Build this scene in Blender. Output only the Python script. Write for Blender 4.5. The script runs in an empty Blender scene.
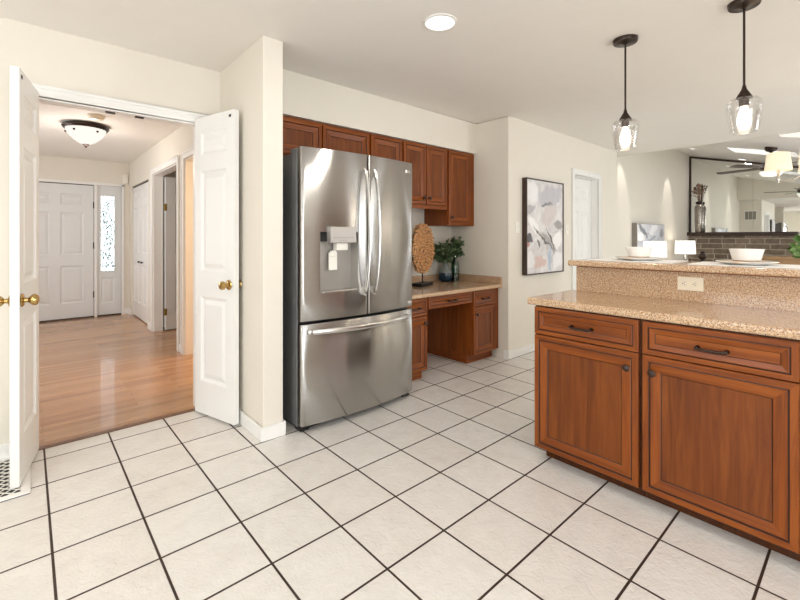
import bpy, bmesh, math, random
from mathutils import Vector, Matrix, Euler
PI = math.pi
R = math.radians
S = bpy.context.scene
C = S.collection

# ------------------------------------------------------------------ camera
cam = bpy.data.cameras.new('camera')
cam.sensor_width = 36.0
cam.lens = 420.44 / 800 * 36
cam.shift_y = -(300 - 237.2) / 800
cam.clip_start = 0.05
camo = bpy.data.objects.new('camera', cam)
C.objects.link(camo)
camo.location = (-0.074, -3.351, 1.228)
camo.rotation_euler = (R(90), 0, R(48.42 - 90))
S.camera = camo

# ------------------------------------------------------------------ world, light, exposure
S.view_settings.view_transform = 'Standard'
S.view_settings.look = 'None'
S.view_settings.gamma = 1
S.view_settings.use_curve_mapping = False
S.view_settings.exposure = -1.02
S.cycles.max_bounces = 10
S.cycles.diffuse_bounces = 6
S.cycles.glossy_bounces = 5
S.cycles.transparent_max_bounces = 12
S.cycles.caustics_reflective = False
S.cycles.caustics_refractive = False
S.cycles.sample_clamp_indirect = 6

w = bpy.data.worlds.new('world')
S.world = w
w.use_nodes = True
bg = w.node_tree.nodes['Background']
bg.inputs[0].default_value = (0.93, 0.97, 1.0, 1)
bg.inputs[1].default_value = 6.5


def area(name, loc, rot, sx, sy, power, col=(1, 1, 1), shape='RECTANGLE', spread=PI):
    l = bpy.data.lights.new(name, 'AREA')
    l.shape = shape
    l.size = sx
    l.size_y = sy
    l.energy = power
    l.color = col
    l.spread = spread
    o = bpy.data.objects.new(name, l)
    C.objects.link(o)
    o.location = loc
    o.rotation_euler = rot
    return o


# added fill lamps in unseen openings, standing in for window daylight
area('patio_fill', (-0.2, -5.93, 1.15), (R(90), 0, 0), 2.9, 1.95, 112, (0.90, 0.95, 1.0))
area('west_fill', (-2.53, -2.6, 1.55), (R(90), 0, R(-90)), 1.7, 1.1, 62, (0.90, 0.95, 1.0))
area('dining_fill', (5.35, -5.93, 1.2), (R(90), 0, 0), 0.9, 1.9, 85, (0.84, 0.93, 1.0))
area('streak_fill', (4.0, -5.97, 1.12), (R(90), 0, 0), 0.08, 2.0, 12, (1.0, 0.97, 0.92))  # added narrow lamp, makes a thin bright streak in the steel
area('streak_fill', (4.45, -5.97, 1.12), (R(90), 0, 0), 0.08, 2.0, 12, (1.0, 0.97, 0.92))  # second added strip lamp for a streak on the refrigerator
area('family_fill', (9.2, -3.93, 1.25), (R(90), 0, 0), 2.2, 1.6, 40, (0.96, 0.98, 1.0))
area('foyer_fill', (-1.43, 2.6, 1.4), (R(90), 0, R(-90)), 1.3, 1.4, 48, (0.90, 0.95, 1.0))


# ------------------------------------------------------------------ materials
def lin(r, g, b):
    f = lambda c: (c / 255 / 12.92) if c / 255 <= 0.04045 else ((c / 255 + 0.055) / 1.055) ** 2.4
    return (f(r), f(g), f(b), 1)


class NT:
    def __init__(s, name):
        s.m = bpy.data.materials.new(name)
        s.m.use_nodes = True
        s.t = s.m.node_tree
        s.p = s.t.nodes['Principled BSDF']
        s.out = s.t.nodes['Material Output']

    def n(s, typ, **kw):
        nd = s.t.nodes.new(typ)
        for k, v in kw.items():
            setattr(nd, k, v)
        return nd

    def l(s, a, b):
        s.t.links.new(a, b)

    def coord(s, scale=(1, 1, 1), rnd=False, rot=(0, 0, 0)):
        tc = s.n('ShaderNodeTexCoord')
        mp = s.n('ShaderNodeMapping')
        mp.inputs['Scale'].default_value = scale
        mp.inputs['Rotation'].default_value = rot
        src = tc.outputs['Object']
        if rnd:
            oi = s.n('ShaderNodeObjectInfo')
            ml = s.n('ShaderNodeMath', operation='MULTIPLY')
            ml.inputs[1].default_value = 37.0
            s.l(oi.outputs['Random'], ml.inputs[0])
            ad = s.n('ShaderNodeVectorMath', operation='ADD')
            s.l(src, ad.inputs[0])
            s.l(ml.outputs[0], ad.inputs[1])
            src = ad.outputs[0]
        s.l(src, mp.inputs['Vector'])
        return mp.outputs['Vector']

    def noise(s, vec, scale, detail=4, rough=0.55, dist=0.0):
        nz = s.n('ShaderNodeTexNoise')
        nz.inputs['Scale'].default_value = scale
        nz.inputs['Detail'].default_value = detail
        nz.inputs['Roughness'].default_value = rough
        nz.inputs['Distortion'].default_value = dist
        s.l(vec, nz.inputs['Vector'])
        return nz.outputs['Fac']

    def ramp(s, fac, stops, interp='LINEAR'):
        r = s.n('ShaderNodeValToRGB')
        r.color_ramp.interpolation = interp
        e = r.color_ramp.elements
        while len(e) < len(stops):
            e.new(0.5)
        for i, (p, c) in enumerate(stops):
            e[i].position = p
            e[i].color = c
        s.l(fac, r.inputs['Fac'])
        return r.outputs['Color']

    def mix(s, fac, a, b, blend='MIX'):
        m = s.n('ShaderNodeMix', data_type='RGBA', blend_type=blend)
        for v, i in ((fac, 0), (a, 6), (b, 7)):
            if isinstance(v, (int, float, tuple)):
                m.inputs[i].default_value = v
            else:
                s.l(v, m.inputs[i])
        return m.outputs[2]

    def math(s, op, a, b=None, c=None):
        m = s.n('ShaderNodeMath', operation=op)
        for i, v in enumerate((a, b, c)):
            if v is None:
                continue
            if isinstance(v, (int, float)):
                m.inputs[i].default_value = v
            else:
                s.l(v, m.inputs[i])
        return m.outputs[0]

    def bump(s, h, strength=0.2, dist=0.01):
        b = s.n('ShaderNodeBump')
        b.inputs['Strength'].default_value = strength
        b.inputs['Distance'].default_value = dist
        s.l(h, b.inputs['Height'])
        s.l(b.outputs[0], s.p.inputs['Normal'])

    def set(s, **kw):
        for k, v in kw.items():
            s.p.inputs[k.replace('_', ' ')].default_value = v


def simple(name, col, rough=0.5, metal=0.0, bump=None, spec=0.5, var=0.0):
    t = NT(name)
    t.set(Roughness=rough, Metallic=metal)
    t.p.inputs['Specular IOR Level'].default_value = spec
    v = t.coord(rnd=True)
    nz = t.noise(v, 6.0)
    c2 = tuple(c * (1 - var) for c in col[:3]) + (1,)
    t.l(t.ramp(nz, [(0.3, c2), (0.7, col)]), t.p.inputs['Base Color'])
    if bump:
        t.bump(t.noise(v, bump[0], 3), bump[1], bump[2])
    return t.m


def paint(name, col, rough=0.6):
    return simple(name, col, rough, 0, (260, 0.06, 0.001), 0.3, 0.02)


M = {}
M['wall'] = paint('cream_wall_paint', lin(229, 223, 211))
M['ceil'] = paint('white_ceiling_paint', lin(236, 232, 226))
M['trim'] = paint('white_trim_paint', lin(240, 239, 236), 0.35)
M['door'] = paint('white_door_paint', lin(236, 235, 232), 0.38)
M['fdoor'] = paint('grey_white_door_paint', lin(224, 225, 224), 0.4)
M['brass'] = simple('polished_brass', lin(196, 166, 108), 0.2, 1.0, var=0.15)
M['bronze'] = simple('dark_bronze', lin(70, 58, 52), 0.32, 0.85, var=0.3)
M['black'] = simple('black_plastic', lin(28, 27, 27), 0.45, 0, var=0.2)
M['white_plastic'] = simple('white_plastic', lin(240, 236, 226), 0.35, var=0.03)
M['ivory'] = simple('ivory_plastic', lin(238, 228, 205), 0.35, var=0.03)
M['ceramic'] = simple('white_ceramic', lin(244, 243, 240), 0.12, var=0.02)
M['linen'] = simple('white_linen', lin(243, 242, 240), 0.85, 0, (500, 0.3, 0.002), var=0.05)
M['tan_linen'] = simple('tan_linen', lin(206, 176, 143), 0.85, 0, (400, 0.3, 0.002), var=0.15)
M['chrome'] = simple('satin_nickel', lin(205, 203, 200), 0.25, 1.0, var=0.1)
M['dark_wood'] = simple('dark_walnut', lin(58, 38, 28), 0.4, 0, (40, 0.1, 0.002), var=0.3)
M['side_wood'] = simple('brown_table_wood', lin(120, 84, 58), 0.35, 0, (30, 0.1, 0.002), var=0.25)
M['tan_wood'] = simple('tan_wood', lin(176, 140, 100), 0.4, 0, (30, 0.1, 0.002), var=0.2)
M['pewter'] = simple('brushed_grey_metal', lin(150, 146, 140), 0.35, 0.8, var=0.1)


def m_tile():
    t = NT('cream_floor_tile')
    v = t.coord()
    br = t.n('ShaderNodeTexBrick', offset=0.0, squash=1.0)
    br.inputs['Scale'].default_value = 1.0
    br.inputs['Brick Width'].default_value = 0.308
    br.inputs['Row Height'].default_value = 0.308
    br.inputs['Mortar Size'].default_value = 0.0048
    br.inputs['Mortar Smooth'].default_value = 0.15
    br.inputs['Bias'].default_value = 0.0
    br.inputs['Color1'].default_value = lin(231, 228, 223)
    br.inputs['Color2'].default_value = lin(227, 222, 216)
    br.inputs['Mortar'].default_value = lin(58, 42, 33)
    t.l(v, br.inputs['Vector'])
    cloud = t.noise(v, 9.0, 5, 0.6, 0.6)
    c = t.mix(0.5, br.outputs['Color'], t.ramp(cloud, [(0.3, (0.86, 0.85, 0.84, 1)), (0.62, (1, 1, 1, 1))]), 'MULTIPLY')
    t.l(c, t.p.inputs['Base Color'])
    n1 = t.noise(v, 26, 4, 0.6, 1.2)
    n2 = t.noise(v, 95, 2, 0.5, 0.4)
    h = t.math('ADD', t.math('MULTIPLY', n1, 0.7), t.math('MULTIPLY', n2, 0.25))
    h = t.math('ADD', h, t.math('MULTIPLY', br.outputs['Fac'], -1.3))
    t.bump(h, 0.85, 0.006)
    t.l(t.math('ADD', t.math('MULTIPLY', br.outputs['Fac'], 0.4), t.math('MULTIPLY_ADD', n1, 0.12, 0.17)), t.p.inputs['Roughness'])
    return t.m


def m_strip():
    t = NT('oak_strip_floor')
    v = t.coord()
    br = t.n('ShaderNodeTexBrick', offset=0.37, offset_frequency=2)
    br.inputs['Scale'].default_value = 1.0
    br.inputs['Brick Width'].default_value = 0.85
    br.inputs['Row Height'].default_value = 0.057
    br.inputs['Mortar Size'].default_value = 0.0007
    br.inputs['Color1'].default_value = lin(208, 162, 118)
    br.inputs['Color2'].default_value = lin(174, 126, 86)
    br.inputs['Mortar'].default_value = lin(112, 70, 44)
    t.l(v, br.inputs['Vector'])
    g = t.noise(t.coord((1.6, 34, 1)), 3.2, 6, 0.65, 0.5)
    c = t.mix(0.75, br.outputs['Color'], t.ramp(g, [(0.3, (0.5, 0.46, 0.43, 1)), (0.6, (1.0, 1.0, 1.0, 1))]), 'MULTIPLY')
    t.l(c, t.p.inputs['Base Color'])
    n1 = t.noise(t.coord((1.0, 5, 1)), 7, 3)
    t.bump(t.math('ADD', n1, t.math('MULTIPLY', br.outputs['Fac'], -0.8)), 0.10, 0.003)
    t.set(Roughness=0.26)
    t.p.inputs['Coat Weight'].default_value = 0.4
    t.p.inputs['Coat Roughness'].default_value = 0.06
    return t.m


def m_cherry(name, axis, dark=1.0):
    t = NT(name)
    sc = (26, 26, 1.5) if axis == 'z' else (1.5, 26, 26)
    v = t.coord(sc, rnd=True)
    g = t.noise(v, 1.3, 6, 0.62, 0.9)
    sc2 = (3.2, 3.2, 0.35) if axis == 'z' else (0.35, 3.2, 3.2)
    g2 = t.noise(t.coord(sc2, rnd=True), 2.2, 3, 0.5, 1.5)
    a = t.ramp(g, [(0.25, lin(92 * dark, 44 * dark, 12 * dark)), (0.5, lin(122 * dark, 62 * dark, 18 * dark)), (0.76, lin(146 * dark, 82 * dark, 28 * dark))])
    b = t.ramp(g2, [(0.3, (0.82, 0.77, 0.72, 1)), (0.66, (1.04, 1.02, 1.0, 1))])
    t.l(t.mix(0.8, a, b, 'MULTIPLY'), t.p.inputs['Base Color'])
    t.set(Roughness=0.34)
    t.p.inputs['Specular IOR Level'].default_value = 0.32
    t.bump(g, 0.05, 0.002)
    return t.m


def m_granite(name):
    t = NT(name)
    v = t.coord(rnd=False)
    n1 = t.noise(v, 170, 2, 0.5)
    n2 = t.noise(v, 100, 3, 0.6)
    n3 = t.noise(v, 240, 1, 0.5)
    n4 = t.noise(v, 9, 2)
    c = t.ramp(n4, [(0.3, lin(192, 158, 124)), (0.7, lin(206, 174, 140))])
    c = t.mix(t.ramp(n2, [(0.50, (0, 0, 0, 1)), (0.58, (1, 1, 1, 1))]), c, lin(216, 192, 164))
    c = t.mix(t.ramp(n1, [(0.56, (0, 0, 0, 1)), (0.61, (1, 1, 1, 1))]), c, lin(160, 118, 84))
    c = t.mix(t.ramp(n3, [(0.60, (0, 0, 0, 1)), (0.64, (1, 1, 1, 1))]), c, lin(98, 68, 50))
    t.l(c, t.p.inputs['Base Color'])
    t.set(Roughness=0.13)
    return t.m


def m_steel(name, col, rough=0.24, aniso=1.0):
    t = NT(name)
    v = t.coord((3, 3, 900))
    n1 = t.noise(v, 1.0, 2)
    n2 = t.noise(t.coord((2.2, 1, 0.25)), 1.6, 2)
    t.l(t.ramp(n1, [(0.3, tuple(c * 0.94 for c in col[:3]) + (1,)), (0.7, col)]), t.p.inputs['Base Color'])
    t.set(Metallic=1.0, Roughness=rough)
    t.p.inputs['Anisotropic'].default_value = aniso
    t.p.inputs['Anisotropic Rotation'].default_value = 0.25
    tg = t.n('ShaderNodeTangent', direction_type='RADIAL', axis='Z')
    t.l(tg.outputs[0], t.p.inputs['Tangent'])
    t.bump(n2, 0.10, 0.03)
    return t.m


def m_stone():
    t = NT('ledgestone')
    tc = t.n('ShaderNodeTexCoord')
    sp = t.n('ShaderNodeSeparateXYZ')
    t.l(tc.outputs['Object'], sp.inputs[0])
    cb = t.n('ShaderNodeCombineXYZ')
    t.l(sp.outputs['Y'], cb.inputs['X'])
    t.l(sp.outputs['Z'], cb.inputs['Y'])
    br = t.n('ShaderNodeTexBrick', offset=0.42, offset_frequency=2, squash=0.6, squash_frequency=3)
    br.inputs['Scale'].default_value = 1.0
    br.inputs['Brick Width'].default_value = 0.42
    br.inputs['Row Height'].default_value = 0.12
    br.inputs['Mortar Size'].default_value = 0.010
    br.inputs['Color1'].default_value = lin(166, 150, 132)
    br.inputs['Color2'].default_value = lin(120, 105, 91)
    br.inputs['Mortar'].default_value = lin(188, 178, 164)
    t.l(cb.outputs[0], br.inputs['Vector'])
    n = t.noise(cb.outputs[0], 11, 5, 0.6)
    c = t.mix(0.8, br.outputs['Color'], t.ramp(n, [(0.3, (0.6, 0.58, 0.55, 1)), (0.7, (1.1, 1.08, 1.05, 1))]), 'MULTIPLY')
    t.l(c, t.p.inputs['Base Color'])
    t.bump(t.math('ADD', n, t.math('MULTIPLY', br.outputs['Fac'], -1.2)), 0.7, 0.03)
    t.set(Roughness=0.8)
    return t.m


def m_clear(name, tint=(1, 1, 1, 1), base=0.05, edge=0.38):
    t = NT(name)
    tr = t.n('ShaderNodeBsdfTransparent')
    tr.inputs[0].default_value = tint
    gl = t.n('ShaderNodeBsdfGlossy')
    gl.inputs['Roughness'].default_value = 0.03
    lw = t.n('ShaderNodeLayerWeight')
    lw.inputs['Blend'].default_value = 0.35
    wob = t.noise(t.coord(), 14, 2)
    f = t.math('ADD', t.math('MULTIPLY', lw.outputs['Facing'], edge), t.math('MULTIPLY', wob, base * 2))
    f = t.math('MINIMUM', f, 0.8)
    mx = t.n('ShaderNodeMixShader')
    t.l(f, mx.inputs[0])
    t.l(tr.outputs[0], mx.inputs[1])
    t.l(gl.outputs[0], mx.inputs[2])
    t.l(mx.outputs[0], t.out.inputs['Surface'])
    return t.m


def m_leaded():
    t = NT('textured_door_glass')
    tr = t.n('ShaderNodeBsdfTransparent')
    v = t.noise(t.coord((1, 1, 0.7)), 34, 3, 0.6, 1.5)
    t.l(t.ramp(v, [(0.34, (0.10, 0.12, 0.10, 1)), (0.41, (0.30, 0.33, 0.31, 1)), (0.48, (0.92, 0.95, 0.96, 1))]), tr.inputs[0])
    gl = t.n('ShaderNodeBsdfGlossy')
    gl.inputs['Roughness'].default_value = 0.15
    mx = t.n('ShaderNodeMixShader')
    mx.inputs[0].default_value = 0.06
    t.l(tr.outputs[0], mx.inputs[1])
    t.l(gl.outputs[0], mx.inputs[2])
    t.l(mx.outputs[0], t.out.inputs['Surface'])
    return t.m


def m_emit(name, col, strength):
    t = NT(name)
    e = t.n('ShaderNodeEmission')
    v = t.noise(t.coord(), 3.0, 1)
    t.l(t.ramp(v, [(0.2, tuple(c * 0.96 for c in col[:3]) + (1,)), (0.8, col)]), e.inputs[0])
    e.inputs[1].default_value = strength
    t.l(e.outputs[0], t.out.inputs['Surface'])
    return t.m


def m_shade(name, col, strength):
    t = NT(name)
    n = t.noise(t.coord((1, 1, 1)), 160, 2)
    t.l(t.ramp(n, [(0.3, tuple(c * 0.93 for c in col[:3]) + (1,)), (0.7, col)]), t.p.inputs['Base Color'])
    t.set(Roughness=0.8)
    t.p.inputs['Emission Color'].default_value = col
    t.p.inputs['Emission Strength'].default_value = strength
    return t.m


def m_art(name, base, W, H, blobs):
    """abstract canvas: local X across (0..W), Z up (0..H); blobs (u, v from the top, ru, rv, angle, rgb, opacity)"""
    t = NT(name)
    tc = t.n('ShaderNodeTexCoord')
    sp = t.n('ShaderNodeSeparateXYZ')
    t.l(tc.outputs['Object'], sp.inputs[0])
    wx = t.noise(tc.outputs['Object'], 5, 4, 0.6)
    wz = t.noise(t.coord((1, 1, 1), rot=(0.7, 0.3, 1.1)), 6, 4, 0.6)
    x = t.math('ADD', sp.outputs['X'], t.math('MULTIPLY_ADD', wx, 0.22, -0.11))
    z = t.math('ADD', sp.outputs['Z'], t.math('MULTIPLY_ADD', wz, 0.22, -0.11))
    big = t.noise(tc.outputs['Object'], 4.5, 5, 0.6, 1.4)
    c = t.ramp(big, [(0.33, tuple(k * 0.72 for k in base[:3]) + (1,)), (0.46, tuple(k * 0.9 for k in base[:3]) + (1,)), (0.56, base), (0.75, lin(240, 239, 238))])
    for (u, v, ru, rv, an, rgb, op) in blobs:
        dx = t.math('SUBTRACT', x, u * W)
        dz = t.math('SUBTRACT', z, (1 - v) * H)
        ca, sa = math.cos(an), math.sin(an)
        a = t.math('DIVIDE', t.math('ADD', t.math('MULTIPLY', dx, ca), t.math('MULTIPLY', dz, sa)), ru)
        b = t.math('DIVIDE', t.math('SUBTRACT', t.math('MULTIPLY', dz, ca), t.math('MULTIPLY', dx, sa)), rv)
        d = t.math('SQRT', t.math('ADD', t.math('MULTIPLY', a, a), t.math('MULTIPLY', b, b)))
        mr = t.n('ShaderNodeMapRange', interpolation_type='SMOOTHSTEP')
        mr.inputs['From Min'].default_value = 1.15
        mr.inputs['From Max'].default_value = 0.75
        mr.inputs['To Min'].default_value = 0
        mr.inputs['To Max'].default_value = op
        t.l(d, mr.inputs['Value'])
        c = t.mix(mr.outputs[0], c, lin(*rgb))
    t.l(c, t.p.inputs['Base Color'])
    t.set(Roughness=0.6)
    t.bump(t.noise(tc.outputs['Object'], 220, 2), 0.15, 0.002)
    return t.m


M['tile'] = m_tile()
M['strip'] = m_strip()
M['cherry_v'] = m_cherry('cherry_wood_upright_grain', 'z', 1.06)
M['cherry_h'] = m_cherry('cherry_wood_level_grain', 'x', 1.06)
M['cherry_p'] = m_cherry('cherry_wood_panel', 'z', 0.93)
M['cherry_shaded'] = m_cherry('shaded_cherry_wood', 'z', 0.62)  # same cherry with the shade of gaps and toe recess put into its colour
M['glaze'] = simple('dark_cabinet_glaze', lin(52, 22, 12), 0.45, var=0.3)
M['granite'] = m_granite('beige_speckled_quartz')
M['steel'] = m_steel('brushed_stainless_steel', (0.47, 0.455, 0.435, 1))
M['steel_bar'] = m_steel('stainless_handle', (0.70, 0.69, 0.67, 1), 0.25, 0.3)
M['steel_side'] = simple('grey_fridge_side', lin(128, 128, 128), 0.4, 0.35, (300, 0.05, 0.001), var=0.08)
M['silver_plastic'] = simple('silver_plastic', lin(172, 167, 160), 0.35, 0.4, var=0.06)
M['panel_grey'] = simple('satin_grey_panel', lin(176, 170, 164), 0.4, 0.4, var=0.05)
M['stone'] = m_stone()
M['mirror'] = simple('mirror_silver', (0.82, 0.84, 0.82, 1), 0.015, 1.0, var=0.01)
M['clear'] = m_clear('clear_lamp_glass')
M['pane'] = m_clear('window_glass', (1, 1, 1, 1), 0.01, 0.25)
M['leaded'] = m_leaded()
M['green_glass'] = m_clear('green_bottle_glass', (0.35, 0.55, 0.45, 1), 0.08, 0.6)
M['bulb'] = m_emit('lit_filament_bulb', (1.0, 0.86, 0.66, 1), 9)
M['lens'] = m_emit('lit_downlight_lens', (1.0, 0.97, 0.92, 1), 4.5)
M['bowl_lit'] = m_emit('lit_alabaster_bowl', (1.0, 0.95, 0.86, 1), 2.2)
M['lampshade'] = m_shade('white_lit_lampshade', lin(250, 246, 238), 1.6)
M['chshade'] = m_shade('cream_lit_chandelier_shade', lin(250, 236, 208), 0.9)
M['blue_glaze'] = simple('blue_glazed_ceramic', lin(14, 44, 62), 0.08, var=0.35)
M['grey_glaze'] = simple('grey_glazed_ceramic', lin(120, 128, 124), 0.15, var=0.2)
M['leaf'] = simple('green_leaf', lin(82, 106, 66), 0.45, var=0.5)
M['leaf2'] = simple('bright_green_leaf', lin(92, 132, 62), 0.5, var=0.5)
M['stem'] = simple('brown_stem', lin(90, 74, 56), 0.7, var=0.3)
M['dry'] = simple('dried_stalk', lin(150, 118, 96), 0.8, var=0.4)
M['terracotta'] = simple('terracotta', lin(168, 104, 76), 0.7, var=0.2)
M['silver_vase'] = simple('mercury_silver', lin(190, 182, 172), 0.2, 0.9, (18, 0.3, 0.01), var=0.5)
M['fan_blade'] = simple('fan_blade_wood', lin(96, 88, 80), 0.3, var=0.2)


def m_chip():
    t = NT('tan_wood_chip')
    v = t.coord((1, 1, 1))
    n = t.noise(v, 55, 3, 0.6)
    t.l(t.ramp(n, [(0.30, lin(120, 74, 40)), (0.44, lin(206, 150, 98)), (0.7, lin(236, 190, 136))]), t.p.inputs['Base Color'])
    t.set(Roughness=0.75)
    t.bump(n, 0.4, 0.004)
    return t.m


M['chip'] = m_chip()


# ------------------------------------------------------------------ mesh builder
class B:
    def __init__(s):
        s.bm = bmesh.new()

    def face(s, vs, mi=0):
        try:
            f = s.bm.faces.new(vs)
            f.material_index = mi
            return f
        except ValueError:
            return None

    def v(s, p):
        return s.bm.verts.new(p)

    def quad(s, pts, mi=0):
        return s.face([s.v(p) for p in pts], mi)

    def box(s, x0, x1, y0, y1, z0, z1, mi=0):
        v = [s.v((x, y, z)) for z in (z0, z1) for y in (y0, y1) for x in (x0, x1)]
        for q in ((0, 2, 3, 1), (4, 5, 7, 6), (0, 1, 5, 4), (2, 6, 7, 3), (0, 4, 6, 2), (1, 3, 7, 5)):
            s.face([v[i] for i in q], mi)
        return s

    def prism(s, pts, z0, z1, mi=0):
        """pts (x, y) counter-clockwise"""
        a = [s.v((x, y, z0)) for x, y in pts]
        b = [s.v((x, y, z1)) for x, y in pts]
        n = len(pts)
        s.face(a[::-1], mi)
        s.face(b, mi)
        for i in range(n):
            s.face([a[i], a[(i + 1) % n], b[(i + 1) % n], b[i]], mi)
        return s

    def lathe(s, prof, c=(0, 0, 0), seg=24, mi=0, ax='z', caps=True):
        """prof: (r, h) along the axis"""
        rings = []
        for r, h in prof:
            ring = []
            for k in range(seg):
                a = 2 * PI * k / seg
                p, q = r * math.cos(a), r * math.sin(a)
                if ax == 'z':
                    co = (c[0] + p, c[1] + q, c[2] + h)
                elif ax == 'y':
                    co = (c[0] + p, c[1] + h, c[2] - q)
                else:
                    co = (c[0] + h, c[1] + p, c[2] + q)
                ring.append(s.v(co))
            rings.append(ring)
        for i in range(len(rings) - 1):
            for k in range(seg):
                s.face([rings[i][k], rings[i][(k + 1) % seg], rings[i + 1][(k + 1) % seg], rings[i + 1][k]], mi)
        if caps:
            if prof[0][0] > 1e-6:
                s.face(rings[0][::-1], mi)
            if prof[-1][0] > 1e-6:
                s.face(rings[-1], mi)
        return s

    def tube(s, pts, r, seg=10, mi=0, ry=None, taper=None):
        """sweep an (elliptic) ring along pts"""
        pts = [Vector(p) for p in pts]
        n = len(pts)
        prev = None
        rings = []
        for i, p in enumerate(pts):
            d = (pts[min(i + 1, n - 1)] - pts[max(i - 1, 0)]).normalized()
            if prev is None:
                up = Vector((0, 0, 1)) if abs(d.z) < 0.9 else Vector((1, 0, 0))
                u = d.cross(up).normalized()
            else:
                u = (prev - d * prev.dot(d)).normalized()
            prev = u
            w_ = d.cross(u)
            k_ = 1 if taper is None else taper[i]
            rings.append([s.v(p + (u * math.cos(2 * PI * k / seg) * r + w_ * math.sin(2 * PI * k / seg) * (ry or r)) * k_) for k in range(seg)])
        for i in range(n - 1):
            for k in range(seg):
                s.face([rings[i][k], rings[i][(k + 1) % seg], rings[i + 1][(k + 1) % seg], rings[i + 1][k]], mi)
        s.face(rings[0][::-1], mi)
        s.face(rings[-1], mi)
        return s

    def sphere(s, c, r, mi=0, sc=(1, 1, 1), u=14, v=8):
        g = bmesh.ops.create_uvsphere(s.bm, u_segments=u, v_segments=v, radius=r, matrix=Matrix.Translation(c) @ Matrix.Diagonal((*sc, 1)))
        for vv in g['verts']:
            for f in vv.link_faces:
                f.material_index = mi
        return s


def obj(name, b, mats, parent=None, bevel=0, smooth=False, loc=None, rot=None, seg=2, solid=0):
    me = bpy.data.meshes.new(name)
    bmesh.ops.remove_doubles(b.bm, verts=b.bm.verts, dist=1e-6)
    bmesh.ops.recalc_face_normals(b.bm, faces=b.bm.faces)
    b.bm.to_mesh(me)
    b.bm.free()
    for m in (mats if isinstance(mats, (list, tuple)) else [mats]):
        me.materials.append(M[m] if isinstance(m, str) else m)
    o = bpy.data.objects.new(name, me)
    C.objects.link(o)
    if parent:
        o.parent = parent
    if loc:
        o.location = loc
    if rot:
        o.rotation_euler = rot
    if smooth:
        me.shade_auto_smooth(angle=R(38)) if hasattr(me, 'shade_auto_smooth') else None
        for p in me.polygons:
            p.use_smooth = True
        try:
            me.set_sharp_from_angle(angle=R(38))
        except Exception:
            pass
    if solid:
        m = o.modifiers.new('solid', 'SOLIDIFY')
        m.thickness = solid
        m.offset = 0
    if bevel:
        m = o.modifiers.new('bevel', 'BEVEL')
        m.width = bevel
        m.segments = seg
        m.limit_method = 'ANGLE'
        m.angle_limit = R(40)
    return o


def tag(o, label, cat, group=None, kind=None):
    o['label'] = label
    o['category'] = cat
    if group:
        o['group'] = group
    if kind:
        o['kind'] = kind
    return o


def thing(name, label, cat, loc=(0, 0, 0), rz=0, group=None):
    o = bpy.data.objects.new(name, None)
    o.empty_display_size = 0.1
    C.objects.link(o)
    o.location = loc
    o.rotation_euler = (0, 0, rz)
    return tag(o, label, cat, group)


def struct(name, b, mats, parent=None, **kw):
    o = obj(name, b, mats, parent, **kw)
    if parent is None:
        o['kind'] = 'structure'
    return o


def dup(root, loc, rz=None, label=None, rot=None):
    r = root.copy()
    C.objects.link(r)
    r.location = loc
    if rz is not None:
        r.rotation_euler = (0, 0, rz)
    if label:
        r['label'] = label
    for ch in list(root.children):
        c = ch.copy()
        C.objects.link(c)
        c.parent = r
        for g in list(ch.children):
            d = g.copy()
            C.objects.link(d)
            d.parent = c
    return r


# ------------------------------------------------------------------ the shell
CZ = 2.445
NY = -0.15            # kitchen face of the wall with the double doors
WY = -0.909           # wall with the large painting
FY = -0.34            # left wall of the family room
XW = 12.1             # far wall of the family room
XE = 6.58             # where the flat ceiling stops
b = B(); b.box(-2.6, XW, -6.0, NY, -0.1, 0)
struct('floor', b, 'tile')
b = B(); b.box(-1.5, 3.4, NY, 4.7, -0.1, 0.0)
struct('floor_hall', b, 'strip')
b = B(); b.box(-0.04, 0.84, NY - 0.012, NY + 0.03, 0.0, 0.006)
struct('trim_1', b, 'side_wood', bevel=0.002)

b = B(); b.box(-2.6, 2.67, -6.0, NY, CZ, CZ + 0.12)
struct('ceiling', b, 'ceil')
b = B(); b.box(2.67, XE, -6.0, NY, CZ + 0.005, CZ + 0.125)
struct('ceiling_dining', b, 'ceil')
b = B(); b.box(-1.5, 3.4, NY + 0.1, 4.7, 2.41, 2.53)
struct('ceiling_hall', b, 'ceil')

# wall with the double-door opening, running on behind the cabinets
b = B()
b.box(-2.6, -0.045, NY, NY + 0.1, 0, CZ)
b.box(-0.045, 0.845, NY, NY + 0.1, 2.04, CZ)
b.box(0.845, 3.55, NY, NY + 0.1, 0, CZ)
struct('wall_north', b, 'wall')
b = B(); b.box(0.99, 1.119, WY, NY, 0, CZ)
struct('wall_fridge_side', b, 'wall', bevel=0.004)
b = B(); b.box(1.119, 3.55, -0.512, NY, 2.124, CZ)
struct('wall_soffit', b, 'wall')
b = B(); b.box(3.55, 3.63, WY, NY, 0, CZ)
struct('wall_desk_side', b, 'wall')
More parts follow.
